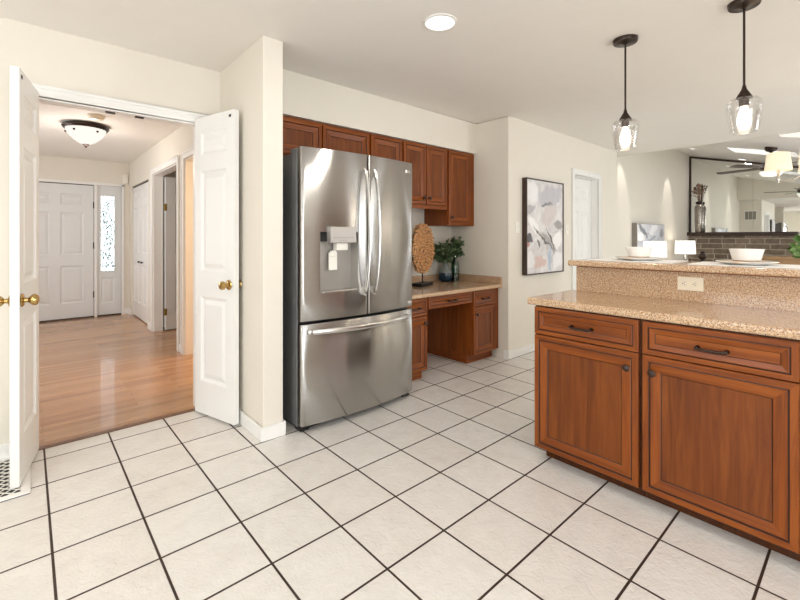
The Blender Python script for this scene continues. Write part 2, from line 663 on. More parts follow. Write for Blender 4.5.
# painting wall with the doorway
DX0, DX1, DZ = 4.94, 5.62, 2.0
b = B()
b.box(3.63, DX0, WY, WY + 0.13, 0, CZ + 0.005)
b.box(DX0, DX1, WY, WY + 0.13, DZ, CZ + 0.005)
b.box(DX1, 6.25, WY, WY + 0.13, 0, CZ + 0.005)
struct('wall_dining', b, 'wall')
b = B(); b.box(6.15, 6.25, WY + 0.13, FY + 0.1, 0, CZ)
struct('wall_family_return', b, 'wall')
b = B(); b.box(6.25, XW + 0.1, FY, FY + 0.1, 0, 3.4)
struct('wall_family_left', b, 'wall')
b = B(); b.box(XW, XW + 0.1, -4.0, FY, 0, 3.4)
struct('wall_family_far', b, 'wall')
b = B()
b.box(XE, 8.1, -4.1, -4.0, 0, 3.0); b.box(8.1, 10.3, -4.1, -4.0, 0, 0.4); b.box(8.1, 10.3, -4.1, -4.0, 2.1, 3.0); b.box(10.3, XW, -4.1, -4.0, 0, 3.0)
struct('wall_family_right', b, 'wall')
b = B(); b.box(XE, XE + 0.06, -4.0, FY, CZ + 0.005, 3.35)
struct('wall_header', b, 'wall')
b = B(); b.box(XE, XE + 0.1, -6.0, -4.1, 0, CZ)
struct('wall_east', b, 'wall')
# unseen south wall; its openings and slits are added for the light
b = B()
for x0, x1, z0, z1 in ((-2.6, -1.7, 0, CZ), (-1.7, 1.3, 2.12, CZ), (1.3, 3.95, 0, CZ), (3.95, 5.85, 2.15, CZ), (3.95, 5.85, 0, 0.1), (4.05, 4.40, 0.1, 2.15), (4.50, 4.85, 0.1, 2.15), (5.85, XE, 0, CZ)):
    b.box(x0, x1, -6.1, -6.0, z0, z1)
struct('wall_south', b, 'wall')
b = B()
for y0, y1, z0, z1 in ((-6.0, -3.5, 0, CZ), (-3.5, -1.7, 0, 0.95), (-3.5, -1.7, 2.15, CZ), (-1.7, NY, 0, CZ)):
    b.box(-2.7, -2.6, y0, y1, z0, z1)
struct('wall_west', b, 'wall')


def window(name, x0, x1, z0, z1, n, loc, rz):
    b = B()
    for (a, c, d, e) in ((x0, x1, z0, z0 + 0.05), (x0, x1, z1 - 0.05, z1)):
        b.box(a, c, -0.04, 0.04, d, e)
    for k in range(n + 1):
        xx = x0 + (x1 - x0 - 0.05) * k / n
        b.box(xx, xx + 0.05, -0.04, 0.04, z0 + 0.05, z1 - 0.05)
    o = struct(name, b, 'trim', loc=loc, rot=(0, 0, rz))
    b = B(); b.box(x0 + 0.05, x1 - 0.05, -0.004, 0.004, z0 + 0.05, z1 - 0.05)
    obj('window_pane', b, 'pane', o)
    return o


window('window_4', -1.7, 1.3, 0.0, 2.12, 2, (0, -6.05, 0), 0)  # unseen patio glazing, added around the fill lamp
window('window_5', 4.85, 5.85, 0.1, 2.15, 1, (0, -6.05, 0), 0)  # unseen window, added for dining fill and a bluish reflection in the steel
window('window_6', -3.5, -1.7, 0.95, 2.15, 2, (-2.65, 0, 0), R(90))  # unseen west window, added for fill
window('window_7', 8.1, 10.3, 0.4, 2.1, 2, (0, -4.05, 0), 0)  # unseen family room window, added as a light source

# vaulted ceiling of the family room, with two skylight wells
SL = 0.25
cz = lambda y: 3.22 + SL * (y - FY)
ux = [XE - 0.02, 7.45, 8.15, 9.75, 10.45, XW]
uy = [-4.0, -3.25, -2.35, -1.52, FY]
uy2 = [-4.0, -3.35, -2.45, -2.44, FY]
b = B()
holes = [(7.45, 8.15, -3.35, -2.45), (9.85, 10.55, -2.45, -1.5)]
xs = sorted({XE + 0.03, XW, 7.45, 8.15, 9.85, 10.55})
ys = sorted({-4.0, FY, -3.35, -2.45, -1.5})
for i in range(len(xs) - 1):
    for j in range(len(ys) - 1):
        xm, ym = (xs[i] + xs[i + 1]) / 2, (ys[j] + ys[j + 1]) / 2
        if any(h[0] < xm < h[1] and h[2] < ym < h[3] for h in holes):
            continue
        q = [(xs[i], ys[j]), (xs[i + 1], ys[j]), (xs[i + 1], ys[j + 1]), (xs[i], ys[j + 1])]
        b.quad([(x, y, cz(y)) for x, y in q])
        b.quad([(x, y, cz(y) + 0.25) for x, y in q])
for x0, x1, y0, y1 in holes:
    e = [(x0, y0), (x1, y0), (x1, y1), (x0, y1)]
    for k in range(4):
        p, q = e[k], e[(k + 1) % 4]
        b.quad([(*p, cz(p[1])), (*q, cz(q[1])), (*q, cz(q[1]) + 0.25), (*p, cz(p[1]) + 0.25)])
struct('ceiling_family', b, 'ceil')
for k, (x0, x1, y0, y1) in enumerate(holes):
    b = B()
    z0, z1 = cz(y0) + 0.25, cz(y1) + 0.25
    for (a, c, d, e) in ((x0, x0 + 0.04, y0, y1), (x1 - 0.04, x1, y0, y1), (x0, x1, y0, y0 + 0.04), (x0, x1, y1 - 0.04, y1)):
        v = [b.v((x, y, cz(y) + 0.25 + dz)) for dz in (0, 0.04) for y in (d, e) for x in (a, c)]
        for q in ((0, 2, 3, 1), (4, 5, 7, 6), (0, 1, 5, 4), (2, 6, 7, 3), (0, 4, 6, 2), (1, 3, 7, 5)):
            b.face([v[i] for i in q])
    o = struct('window_%d' % (k + 2), b, 'trim')
    b = B(); b.quad([(x0, y0, z0 + 0.02), (x1, y0, z0 + 0.02), (x1, y1, z1 + 0.02), (x0, y1, z1 + 0.02)])
    obj('skylight_pane', b, 'pane', o)

# hall walls
HX = 1.155
b = B()
b.box(-1.5, -0.24, 4.6, 4.7, 0, 2.41); b.box(-0.24, 1.06, 4.6, 4.7, 2.04, 2.41); b.box(1.06, 3.4, 4.6, 4.7, 0, 2.41)
struct('wall_foyer', b, 'wall')
b = B()
b.box(-1.6, -1.5, NY, 1.9, 0, 2.41); b.box(-1.6, -1.5, 3.3, 4.7, 0, 2.41); b.box(-1.6, -1.5, 1.9, 3.3, 0, 0.65); b.box(-1.6, -1.5, 1.9, 3.3, 2.15, 2.41)
struct('wall_foyer_left', b, 'wall')
window('window_8', 1.9, 3.3, 0.65, 2.15, 2, (-1.55, 0, 0), R(90))  # unseen foyer window, added to brighten the hall
b = B()
b.box(HX, HX + 0.11, 4.42, 4.6, 0, 2.41)
b.box(HX, HX + 0.11, 3.16, 4.42, 2.02, 2.41)
b.box(HX, HX + 0.11, 2.86, 3.16, 0, 2.41)
b.box(HX, HX + 0.11, 1.66, 2.86, 2.04, 2.41)
b.box(HX, HX + 0.11, 1.40, 1.66, 0, 2.41)
b.box(HX, HX + 0.11, 0.45, 1.40, 2.04, 2.41)
b.box(HX, HX + 0.11, NY + 0.1, 0.45, 0, 2.41)
struct('wall_hall_right', b, 'wall')
b = B(); b.box(HX + 0.11, 3.4, 1.5, 1.56, 0, 2.41)
struct('wall_closet_divider', b, 'wall')
b = B(); b.box(HX + 0.11, 3.4, 3.1, 3.15, 0, 2.41)
struct('wall_closet_side', b, 'wall')
b = B(); b.box(3.4, 3.5, NY + 0.1, 4.7, 0, 2.41)
struct('wall_side_room', b, 'wall')
area('side_room_lamp_light', (2.3, 0.8, 2.3), (0, 0, 0), 0.3, 0.3, 70, (1.0, 0.70, 0.40))

# ------------------------------------------------------------------ trims
def base(name, pts, h=0.085, t=0.014):
    """skirting along straight runs: (x0, x1, y0, y1)"""
    b = B()
    for x0, x1, y0, y1 in pts:
        b.box(x0, x1, y0, y1, 0, h * 0.78)
        mx, my = (x1 - x0) < (y1 - y0), (x1 - x0) >= (y1 - y0)
        b.box(x0, x1, y0, y1, h * 0.78, h)
    return struct(name, b, 'trim', bevel=0.004)


base('baseboard_fridge_side', [(0.972, 0.986, WY - 0.014, NY), (0.986, 1.119, WY - 0.014, WY), (1.119, 1.133, WY - 0.014, WY + 0.02)])
base('baseboard_dining', [(3.536, 3.55, WY - 0.014, -0.86), (3.55, DX0 - 0.06, WY - 0.014, WY), (DX1 + 0.06, 6.25, WY - 0.014, WY)])
base('baseboard_north', [(-2.6, -0.11, NY - 0.014, NY), (0.88, 0.972, NY - 0.014, NY)])
base('baseboard_hall', [(HX - 0.014, HX, 2.93, 3.16), (HX - 0.014, HX, 1.47, 1.59), (1.08, HX, 4.586, 4.6), (HX - 0.014, HX, 4.42, 4.6)])
base('baseboard_family', [(6.25, XW, FY - 0.014, FY)])


def casing(name, x0, x1, z, w_=0.065, t=0.018, y=0.0, loc=(0, 0, 0), rz=0, z0=0.0, jamb=0.1, left=True, right=True):
    """door casing on local face y=0 (front is -Y), with the jamb lining behind"""
    b = B()
    if left:
        b.box(x0 - w_, x0, -t, 0, z0, z + w_)
        b.box(x0 - w_, x0 - w_ + 0.02, -t - 0.006, -t, z0, z + w_)
    if right:
        b.box(x1, x1 + w_, -t, 0, z0, z + w_)
        b.box(x1 + w_ - 0.02, x1 + w_, -t - 0.006, -t, z0, z + w_)
    b.box(x0, x1, -t, 0, z, z + w_)
    b.box(x0 - w_, x1 + w_, -t - 0.006, -t, z + w_ - 0.02, z + w_)
    if jamb:
        b.box(x0, x0 + 0.012, 0, jamb, z0, z)
        b.box(x1 - 0.012, x1, 0, jamb, z0, z)
        b.box(x0 + 0.012, x1 - 0.012, 0, jamb, z - 0.012, z)
    return struct(name, b, 'trim', bevel=0.003, loc=loc, rot=(0, 0, rz))


tr2 = casing('trim_2', -0.045, 0.845, 2.04, loc=(0, NY, 0))
for x in (0.30, 0.46):
    b = B(); b.box(x, x + 0.05, 0.03, 0.055, 2.02, 2.028)
    obj('ball_catch_strike', b, 'bronze', tr2)
casing('trim_3', DX0, DX1, DZ, loc=(0, WY, 0), jamb=0.13)
# hall openings on the right wall face: front is -X -> rotate so local x runs -Y
casing('trim_4', -2.86, -1.66, 2.04, loc=(HX, 0, 0), rz=R(-90), jamb=0.11)
casing('trim_5', -1.40, -0.45, 2.04, loc=(HX, 0, 0), rz=R(-90), jamb=0.11)
b = B()
b.box(-0.30, -0.24, -0.018, 0, 0, 2.06); b.box(1.05, 1.085, -0.018, 0, 0, 2.06); b.box(-0.30, 1.085, -0.018, 0, 2.03, 2.07)
b.box(0.70, 0.735, -0.01, 0.08, 0, 2.03)
struct('trim_6', b, 'trim', loc=(0, 4.6, 0), bevel=0.003)

# ------------------------------------------------------------------ doors
def leaf(w_, h, t, cols, rows, z0=0.012, y0=0.0):
    """panelled slab; x 0..w, y y0..y0+t; cols [(a,b)], rows [(a,b)] panels with moulded edges on both faces"""
    b = B()
    xs = [0] + [v for c in cols for v in c] + [w_]
    zs = [z0] + [v for r in rows for v in r] + [h]
    for face, sgn in ((y0, 1), (y0 + t, -1)):
        for i in range(len(xs) - 1):
            for j in range(len(zs) - 1):
                xa, xb, za, zb = xs[i], xs[i + 1], zs[j], zs[j + 1]
                if i % 2 == 1 and j % 2 == 1:
                    prev = None
                    for ins, dep in ((0, 0), (0.003, 0.004), (0.018, 0.013), (0.026, 0.013), (0.052, 0.004)):
                        y = face + sgn * dep
                        cur = [(xa + ins, y, za + ins), (xb - ins, y, za + ins), (xb - ins, y, zb - ins), (xa + ins, y, zb - ins)]
                        if prev:
                            for k in range(4):
                                b.quad([prev[k], prev[(k + 1) % 4], cur[(k + 1) % 4], cur[k]])
                        prev = cur
                    b.quad(prev)
                else:
                    b.quad([(xa, face, za), (xb, face, za), (xb, face, zb), (xa, face, zb)])
    for (xa, xb) in ((0, 0), (w_, w_)):
        for j in range(len(zs) - 1):
            b.quad([(xa, y0, zs[j]), (xa, y0 + t, zs[j]), (xa, y0 + t, zs[j + 1]), (xa, y0, zs[j + 1])])
    for zz in (z0, h):
        for i in range(len(xs) - 1):
            b.quad([(xs[i], y0, zz), (xs[i + 1], y0, zz), (xs[i + 1], y0 + t, zz), (xs[i], y0 + t, zz)])
    return b


ROWS = [(0.24, 0.82), (0.995, 1.68), (1.795, 1.945)]
KN = [(0.0, 0.0), (0.031, 0.0), (0.033, 0.004), (0.027, 0.009), (0.013, 0.012), (0.011, 0.026), (0.018, 0.032), (0.027, 0.042), (0.0285, 0.052), (0.024, 0.062), (0.012, 0.067), (0.0, 0.068)]


def knobs(parent, x, z, y0, y1, mat='brass', faces=(0, 1)):
    if 0 in faces:
        b = B(); b.lathe([(r, -h) for r, h in KN], (x, y0, z), 20, ax='y')
        obj('door_knob', b, mat, parent, smooth=True)
    if 1 in faces:
        b = B(); b.lathe(KN, (x, y1, z), 20, ax='y')
        obj('door_knob', b, mat, parent, smooth=True)


def hinges(parent, x, y, zs, mat='brass', n='hinge'):
    for z in zs:
        b = B(); b.lathe([(0.007, -0.045), (0.007, 0.045)], (x, y, z), 10)
        b.box(x, x + 0.03, y - 0.001, y + 0.001, z - 0.044, z + 0.044)
        obj(n, b, mat, parent)


LW = 0.435
# left leaf of the double door
o = struct('door_1', leaf(LW, 2.055, 0.036, [(0.07, LW - 0.08)], ROWS, 0.014, -0.036), 'door', loc=(-0.022, NY - 0.02, 0), rot=(0, 0, R(-100.5)), bevel=0.0012)
tag(o, 'white panelled double-door leaf at the left edge, seen edge-on with a brass knob', 'door')
knobs(o, LW - 0.038, 0.917, -0.036, 0.0)
b = B(); b.box(LW - 0.05, LW - 0.03, 0, 0.003, 2.010, 2.027)
obj('ball_catch', b, 'black', o)
# right leaf
o = struct('door_2', leaf(LW, 2.055, 0.036, [(0.07, LW - 0.08)], ROWS, 0.014, 0.0), 'door', loc=(0.806, NY - 0.045, 0), rot=(0, 0, R(-74.2)), bevel=0.0012)
tag(o, 'white panelled double-door leaf standing open against the wall end beside the refrigerator', 'door')
knobs(o, LW - 0.05, 0.917, 0.0, 0.036)
b = B(); b.box(LW - 0.05, LW - 0.03, -0.003, 0, 2.010, 2.027)
obj('ball_catch', b, 'black', o)
# front door
o = struct('door_3', leaf(0.915, 2.02, 0.045, [(0.12, 0.40), (0.515, 0.795)], [(0.24, 0.80), (0.96, 1.60), (1.72, 1.88)], 0.02), 'fdoor', loc=(-0.222, 4.62, 0), bevel=0.0012)
tag(o, 'pale grey six-panel front door at the far end of the hall', 'door')
for z in (0.35, 1.1, 1.72):
    b = B(); b.box(0.908, 0.924, -0.006, 0.002, z - 0.05, z + 0.05)
    obj('hinge', b, 'black', o)
b = B(); b.lathe([(r, -h) for r, h in KN], (0.07, 0, 0.96), 16, ax='y'); obj('door_knob', b, 'bronze', o, smooth=True)
b = B(); b.tube([(0.07, -0.005, 1.08), (0.07, -0.04, 1.09), (0.07, -0.045, 1.15), (0.07, -0.005, 1.2)], 0.008); obj('door_handle', b, 'bronze', o, smooth=True)
b = B(); b.box(-0.24, 1.05, 4.60, 4.66, 0.0, 0.02)
b.box(-0.24, -0.20, 4.666, 4.69, 0.02, 2.04); b.box(0.68, 0.74, 4.666, 4.69, 0.02, 2.04); b.box(1.04, 1.06, 4.666, 4.69, 0.02, 2.04); b.box(-0.20, 1.06, 4.666, 4.69, 2.0, 2.04)
struct('trim_7', b, 'bronze')
b = B(); b.box(HX + 0.028, HX + 0.10, 3.16, 4.42, 1.998, 2.02)
struct('trim_8', b, 'black')

# sidelight
wx0, wx1 = 0.735, 1.05
b = B()
gx0, gx1, gz0, gz1 = 0.785, 0.962, 0.70, 1.87
b.box(wx0, gx0, 0, 0.04, 0.02, 2.03); b.box(gx1, wx1, 0, 0.04, 0.02, 2.03)
b.box(gx0, gx1, 0, 0.04, gz1, 2.03)
lp = leaf(gx1 - gx0, gz0, 0.04, [(0.0, gx1 - gx0)], [(0.2, 0.6)], 0.02)
bmesh.ops.translate(lp.bm, verts=lp.bm.verts, vec=(gx0, 0, 0))
me_ = bpy.data.meshes.new('t'); lp.bm.to_mesh(me_); b.bm.from_mesh(me_); bpy.data.meshes.remove(me_)
o = struct('window_1', b, 'fdoor', loc=(0, 4.62, 0), bevel=0.002)
b = B(); b.box(gx0, gx1, 0.016, 0.022, gz0, gz1)
obj('leaded_glass_pane', b, 'leaded', o)
b = B()
gw = gx1 - gx0; gc = (gx0 + gx1) / 2
for x in (gx0 + 0.03, gx1 - 0.03):
    b.tube([(x, 0.012, gz0), (x, 0.012, gz1)], 0.0035, 6)
for z in (gz0 + 0.06, gz1 - 0.06):
    b.tube([(gx0, 0.012, z), (gx1, 0.012, z)], 0.0035, 6)
for zc, rr in ((0.9, 0.10), (1.12, 0.09), (1.3, 0.08), (1.48, 0.09), (1.68, 0.10)):
    b.tube([(gc + 0.045 * math.cos(a), 0.012, zc + rr * math.sin(a)) for a in [2 * PI * k / 16 for k in range(17)]], 0.0038, 6)
    b.tube([(gc + 0.02 * math.sin(2 * a), 0.012, zc + rr * math.cos(a)) for a in [2 * PI * k / 16 for k in range(17)]], 0.0038, 6)
obj('leading', b, 'bronze', o)
b = B()
for (xa, xb, za, zb) in ((gx0 - 0.014, gx0, gz0 - 0.014, gz1 + 0.014), (gx1, gx1 + 0.014, gz0 - 0.014, gz1 + 0.014), (gx0, gx1, gz0 - 0.014, gz0), (gx0, gx1, gz1, gz1 + 0.014)):
    b.box(xa, xb, -0.012, 0.0, za, zb)
obj('glass_bead', b, 'fdoor', o, bevel=0.003)

# hall closet: two leaves, local x runs towards the camera (-Y)
for k, (ya, yb) in enumerate(((4.415, 3.795), (3.785, 3.165))):
    o = struct('door_%d' % (4 + k), leaf(0.62, 2.0, 0.034, [(0.07, 0.27), (0.35, 0.55)], ROWS, 0.014), 'door', loc=(HX + 0.03, ya, 0), rot=(0, 0, R(-90)), bevel=0.001)
    tag(o, ('white panelled hall closet leaf beside the front door corner', 'white panelled hall closet leaf beside the open side-room doorway')[k], 'door')
    b = B(); b.lathe([(0.012, 0), (0.008, -0.012), (0.017, -0.02), (0.018, -0.028), (0.0, -0.034)], (0.51 if k == 0 else 0.10, 0, 0.86), 14, ax='y')
    obj('door_knob', b, 'black', o, smooth=True)
# side-room door, swung into the room beyond the second doorway
o = struct('door_6', leaf(1.1, 2.02, 0.035, [(0.12, 0.47), (0.60, 0.98)], ROWS, 0.014), 'fdoor', loc=(HX + 0.125, 2.80, 0), rot=(0, 0, R(3)), bevel=0.001)
tag(o, 'white door standing open inside the second hall doorway with brass hinges', 'door')
hinges(o, -0.012, -0.006, (0.25, 1.62))
# dining-room door, set back in its jamb
o = struct('door_7', leaf(DX1 - DX0 - 0.03, DZ - 0.015, 0.035, [(0.085, 0.285), (0.365, 0.565)], [(0.24, 0.80), (0.92, 1.56), (1.68, 1.87)], 0.012), 'door', loc=(DX0 + 0.015, WY + 0.085, 0), bevel=0.0012)
tag(o, 'white six-panel door set back in its frame right of the large painting', 'door')
knobs(o, 0.06, 0.92, 0, 0.035, faces=(0,))
b = B(); b.box(DX0, DX1, WY + 0.122, WY + 0.13, 0, DZ)
struct('wall_closet_back', b, 'wall')

# ------------------------------------------------------------------ cabinets
CM = ['cherry_v', 'cherry_h', 'glaze', 'cherry_p']


def front(w_, h, t=0.02, drawer=False):
    """cabinet door or drawer front: x 0..w, z 0..h, face at y=-t, back at y=0"""
    b = B()
    if drawer:
        rg = [(0, -t + 0.002, 0), (0.002, -t, 0), (0.022, -t, 0), (0.0245, -t + 0.004, 2), (0.027, -t + 0.0035, 2), (0.030, -t + 0.001, 0), (0.050, -t + 0.006, 0), (0.0525, -t + 0.009, 2)]
    else:
        rg = [(0, -t + 0.002, 0), (0.002, -t, 0), (0.026, -t, 0), (0.029, -t + 0.004, 2), (0.032, -t + 0.0035, 2), (0.035, -t + 0.001, 0), (0.073, -t + 0.006, 0), (0.0765, -t + 0.010, 2)]
    prev = [(0, 0, 0), (w_, 0, 0), (w_, 0, h), (0, 0, h)]
    b.quad(prev[::-1])
    for ins, y, mi in rg:
        cur = [(ins, y, ins), (w_ - ins, y, ins), (w_ - ins, y, h - ins), (ins, y, h - ins)]
        for k in range(4):
            m_ = mi if mi == 2 else (1 if k in (0, 2) else 0)
            b.quad([prev[k], prev[(k + 1) % 4], cur[(k + 1) % 4], cur[k]], m_)
        prev = cur
    b.quad(prev, 1 if drawer else 3)
    return b


def cab_knob(parent, x, z, y=-0.02):
    b = B(); b.lathe([(0.008, 0), (0.006, -0.008), (0.010, -0.014), (0.0155, -0.019), (0.0165, -0.024), (0.011, -0.029), (0.0, -0.030)], (x, y, z), 16, ax='y')
    return obj('knob', b, 'bronze', parent, smooth=True)


def cab_pull(parent, x, z, y=-0.02, L=0.10):
    b = B()
    for s in (-1, 1):
        b.lathe([(0.009, 0), (0.007, -0.006), (0.005, -0.02)], (x + s * L / 2, y, z), 12, ax='y')
        b.sphere((x + s * L / 2, y - 0.022, z), 0.0075)
    b.tube([(x + L / 2 * math.cos(a) , y - 0.022 - 0.004 * math.sin(a), z - 0.003 * math.sin(a)) for a in [PI * k / 10 for k in range(11)]], 0.0055, 8)
    return obj('pull_handle', b, 'bronze', parent, smooth=True)


def add_door(t, x, z, w_, h, knob=None, y=0.0, name='cabinet_door'):
    d = obj(name, front(w_, h), CM, t, loc=(x, y, z))
    if knob:
        cab_knob(d, knob[0], knob[1])
    return d


def add_drawer(t, x, z, w_, h, pull=True, y=0.0):
    d = obj('drawer', front(w_, h, drawer=True), CM, t, loc=(x, y, z))
    if pull:
        cab_pull(d, w_ / 2, h / 2 - 0.004)
    return d


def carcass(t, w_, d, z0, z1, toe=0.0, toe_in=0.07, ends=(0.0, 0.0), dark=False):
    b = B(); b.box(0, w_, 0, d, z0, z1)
    o = obj('carcass', b, dark and 'cherry_shaded' or CM, t, bevel=0.001)
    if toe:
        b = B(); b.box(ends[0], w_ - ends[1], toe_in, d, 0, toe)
        obj('toe_kick', b, 'cherry_shaded' if dark else 'cherry_h', t)
    return o


# wall cabinets (front plane y = -0.48; the doors add 2 cm)
UY = -0.476
UT = 2.122
t = thing('wall_cabinet', 'cherry double-door wall cabinet directly above the refrigerator', 'wall cabinet', (1.125, UY, 1.83), 0, 'cherry wall cabinets')
carcass(t, 0.993, 0.325, 0, UT - 1.83)
add_door(t, 0.065, 0.012, 0.455, 0.262)
add_door(t, 0.532, 0.012, 0.452, 0.262)
t = thing('wall_cabinet', 'cherry single-door wall cabinet partly hidden behind the refrigerator top right corner', 'wall cabinet', (2.12, UY, 1.52), 0, 'cherry wall cabinets')
carcass(t, 0.378, 0.325, 0, UT - 1.52)
add_door(t, 0.012, 0.012, 0.354, UT - 1.52 - 0.022, (0.325, 0.07))
t = thing('wall_cabinet', 'cherry two-door wall cabinet over the desk left of the tall one', 'wall cabinet', (2.50, UY, 1.532), 0, 'cherry wall cabinets')
carcass(t, 0.61, 0.325, 0, UT - 1.532)
add_door(t, 0.008, 0.012, 0.288, UT - 1.532 - 0.022, (0.255, 0.06))
add_door(t, 0.305, 0.012, 0.288, UT - 1.532 - 0.022, (0.033, 0.06))
b = B(); b.box(0.0, 0.61, -0.006, 0.03, -0.03, 0); obj('light_rail', b, 'cherry_h', t, bevel=0.002)
t = thing('wall_cabinet', 'taller cherry wall cabinet in the corner over the vases', 'wall cabinet', (3.112, UY, 1.348), 0, 'cherry wall cabinets')
carcass(t, 0.435, 0.325, 0, UT - 1.348)
add_door(t, 0.01, 0.012, 0.35, UT - 1.348 - 0.022, (0.035, 0.07))

# built-in desk
DF = -0.79
t = thing('desk_cabinet', 'cherry desk base cabinet beside the refrigerator, left of the knee space', 'base cabinet', (2.19, DF, 0), 0, 'cherry desk base cabinets')
carcass(t, 0.315, 0.61, 0.09, 0.717, 0.09, 0.06)
add_drawer(t, 0.01, 0.561, 0.295, 0.145)
add_door(t, 0.01, 0.095, 0.295, 0.458, (0.262, 0.40))
t = thing('desk_cabinet', 'cherry desk base cabinet against the wall, right of the knee space', 'base cabinet', (3.115, DF, 0), 0, 'cherry desk base cabinets')
carcass(t, 0.434, 0.61, 0.09, 0.717, 0.09, 0.06, (0.0, 0.03))
add_drawer(t, 0.01, 0.561, 0.348, 0.145)
add_door(t, 0.01, 0.095, 0.348, 0.458, (0.033, 0.39))
t = thing('apron_cabinet', 'shallow cherry cabinet with one pencil drawer bridging the desk knee space', 'cabinet', (2.507, DF, 0.601), 0)
b = B(); b.box(0, 0.606, 0, 0.5, 0, 0.115); obj('carcass', b, 'cherry_h', t)
add_drawer(t, 0.006, 0.006, 0.594, 0.105)
t = thing('desk_countertop', 'beige speckled desk worktop with a low splashback beside the refrigerator', 'countertop', (2.19, DF - 0.055, 0.7175), 0)
b = B(); b.box(0, 1.356, 0, 0.683, 0, 0.034); obj('slab', b, 'granite', t, bevel=0.008, seg=3)
b = B(); b.box(0, 1.336, 0.663, 0.683, 0.034, 0.105); b.box(1.336, 1.356, 0.004, 0.683, 0.034, 0.105); obj('splashback', b, 'granite', t, bevel=0.003)
# island
IX = 2.05             # front plane of the carcasses, doors stand 2 cm proud
ITOP = 0.848
for k, (y0, w_, lab) in enumerate(((-2.098, 0.541, 'cherry island cabinet at the free end, with a knob at upper right'), (-2.640, 0.535, 'wider-looking cherry island cabinet nearest the camera, with a knob at upper left'), (-3.176, 0.56, 'cherry island cabinet only just showing at the right edge of the photo'))):
    t = thing('island_cabinet', lab, 'base cabinet', (IX, y0, 0), R(-90), 'cherry island base cabinets')
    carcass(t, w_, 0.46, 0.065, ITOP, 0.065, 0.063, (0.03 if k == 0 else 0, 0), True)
    dw = w_ - 0.012
    add_drawer(t, 0.004 if k == 0 else 0.008, 0.697, dw, 0.147)
    kx = dw - 0.045 if k == 0 else 0.045
    add_door(t, 0.004 if k == 0 else 0.008, 0.072, dw, 0.620, (kx, 0.548))
b = B(); b.box(2.03, 2.548, -3.80, -2.053, ITOP + 0.003, 0.89)
o = obj('island_countertop', b, 'granite', bevel=0.011, seg=4)
tag(o, 'beige speckled island worktop at counter height in front of the raised bar', 'countertop')
t = thing('bar_wall', 'speckled stone riser carrying the raised bar at the back of the island', 'bar wall', (2.53, -2.10, 0), 0)
b = B(); b.box(0, 0.02, -1.7, 0, 0.8905, 1.05); obj('stone_riser', b, 'granite', t)
b = B(); b.box(0.02, 0.14, -1.7, 0, 0.0, 1.05); obj('wall_core', b, 'wall', t)
t = thing('bar_top', 'raised bar top of beige speckled stone above the island worktop', 'countertop', (2.455, -2.078, 1.0505), 0)
b = B(); b.box(0, 0.46, -1.75, 0, 0, 0.034); obj('slab', b, 'granite', t, bevel=0.010, seg=4)
b = B(); b.box(0.055, 0.0745, -1.73, -0.045, -0.007, 0); obj('under_moulding', b, 'cherry_h', t)

# outlet on the riser
t = thing('riser_outlet', 'ivory double outlet set sideways in the stone riser', 'outlet', (2.5295, -2.712, 0.983), R(-90))
b = B(); b.box(-0.058, 0.058, -0.006, 0, -0.036, 0.036); obj('cover_plate', b, 'ivory', t, bevel=0.003)
for s in (-1, 1):
    b = B(); b.box(s * 0.024 - 0.015, s * 0.024 + 0.015, -0.008, -0.006, -0.016, 0.016); rc = obj('receptacle', b, 'ivory', t, bevel=0.002)
    b = B()
    for dz in (-0.006, 0.006):
        b.box(s * 0.024 - 0.004, s * 0.024 + 0.004, -0.0084, -0.008, dz - 0.001, dz + 0.001)
    b.lathe([(0.0025, 0), (0.0025, -0.0004)], (s * 0.024 - 0.009, -0.008, 0), 8, ax='y')
    obj('slot', b, 'black', rc)

t = thing('reflection_cabinet', 'unseen tall cherry cabinet added behind the camera as a brown reflection for the refrigerator', 'cabinet', (3.85, -5.99, 0), R(180))  # added out of view so the steel has something brown to reflect
carcass(t, 1.25, 0.55, 0.09, 2.1, 0.09, 0.06)
for o in t.children:
    o.location = (0, -0.55, 0)
for x in (0.01, 0.63):
    add_door(t, x, 0.11, 0.61, 1.2, None, -0.55)
    add_door(t, x, 1.33, 0.61, 0.75, None, -0.55)

# ------------------------------------------------------------------ refrigerator
fx0, fx1 = 1.20, 2.15
fxc = (fx0 + fx1) / 2
hw = (fx1 - fx0) / 2
FYB = -0.945           # back of the doors
fr = thing('refrigerator', 'stainless steel french-door refrigerator with an ice and water dispenser', 'refrigerator', (fxc, -0.55, 0))
LX = lambda x: x - fxc
LY = lambda y: y + 0.55


def fy(x):
    return -0.992 - 0.045 * (1 - ((x - fxc) / hw) ** 2)


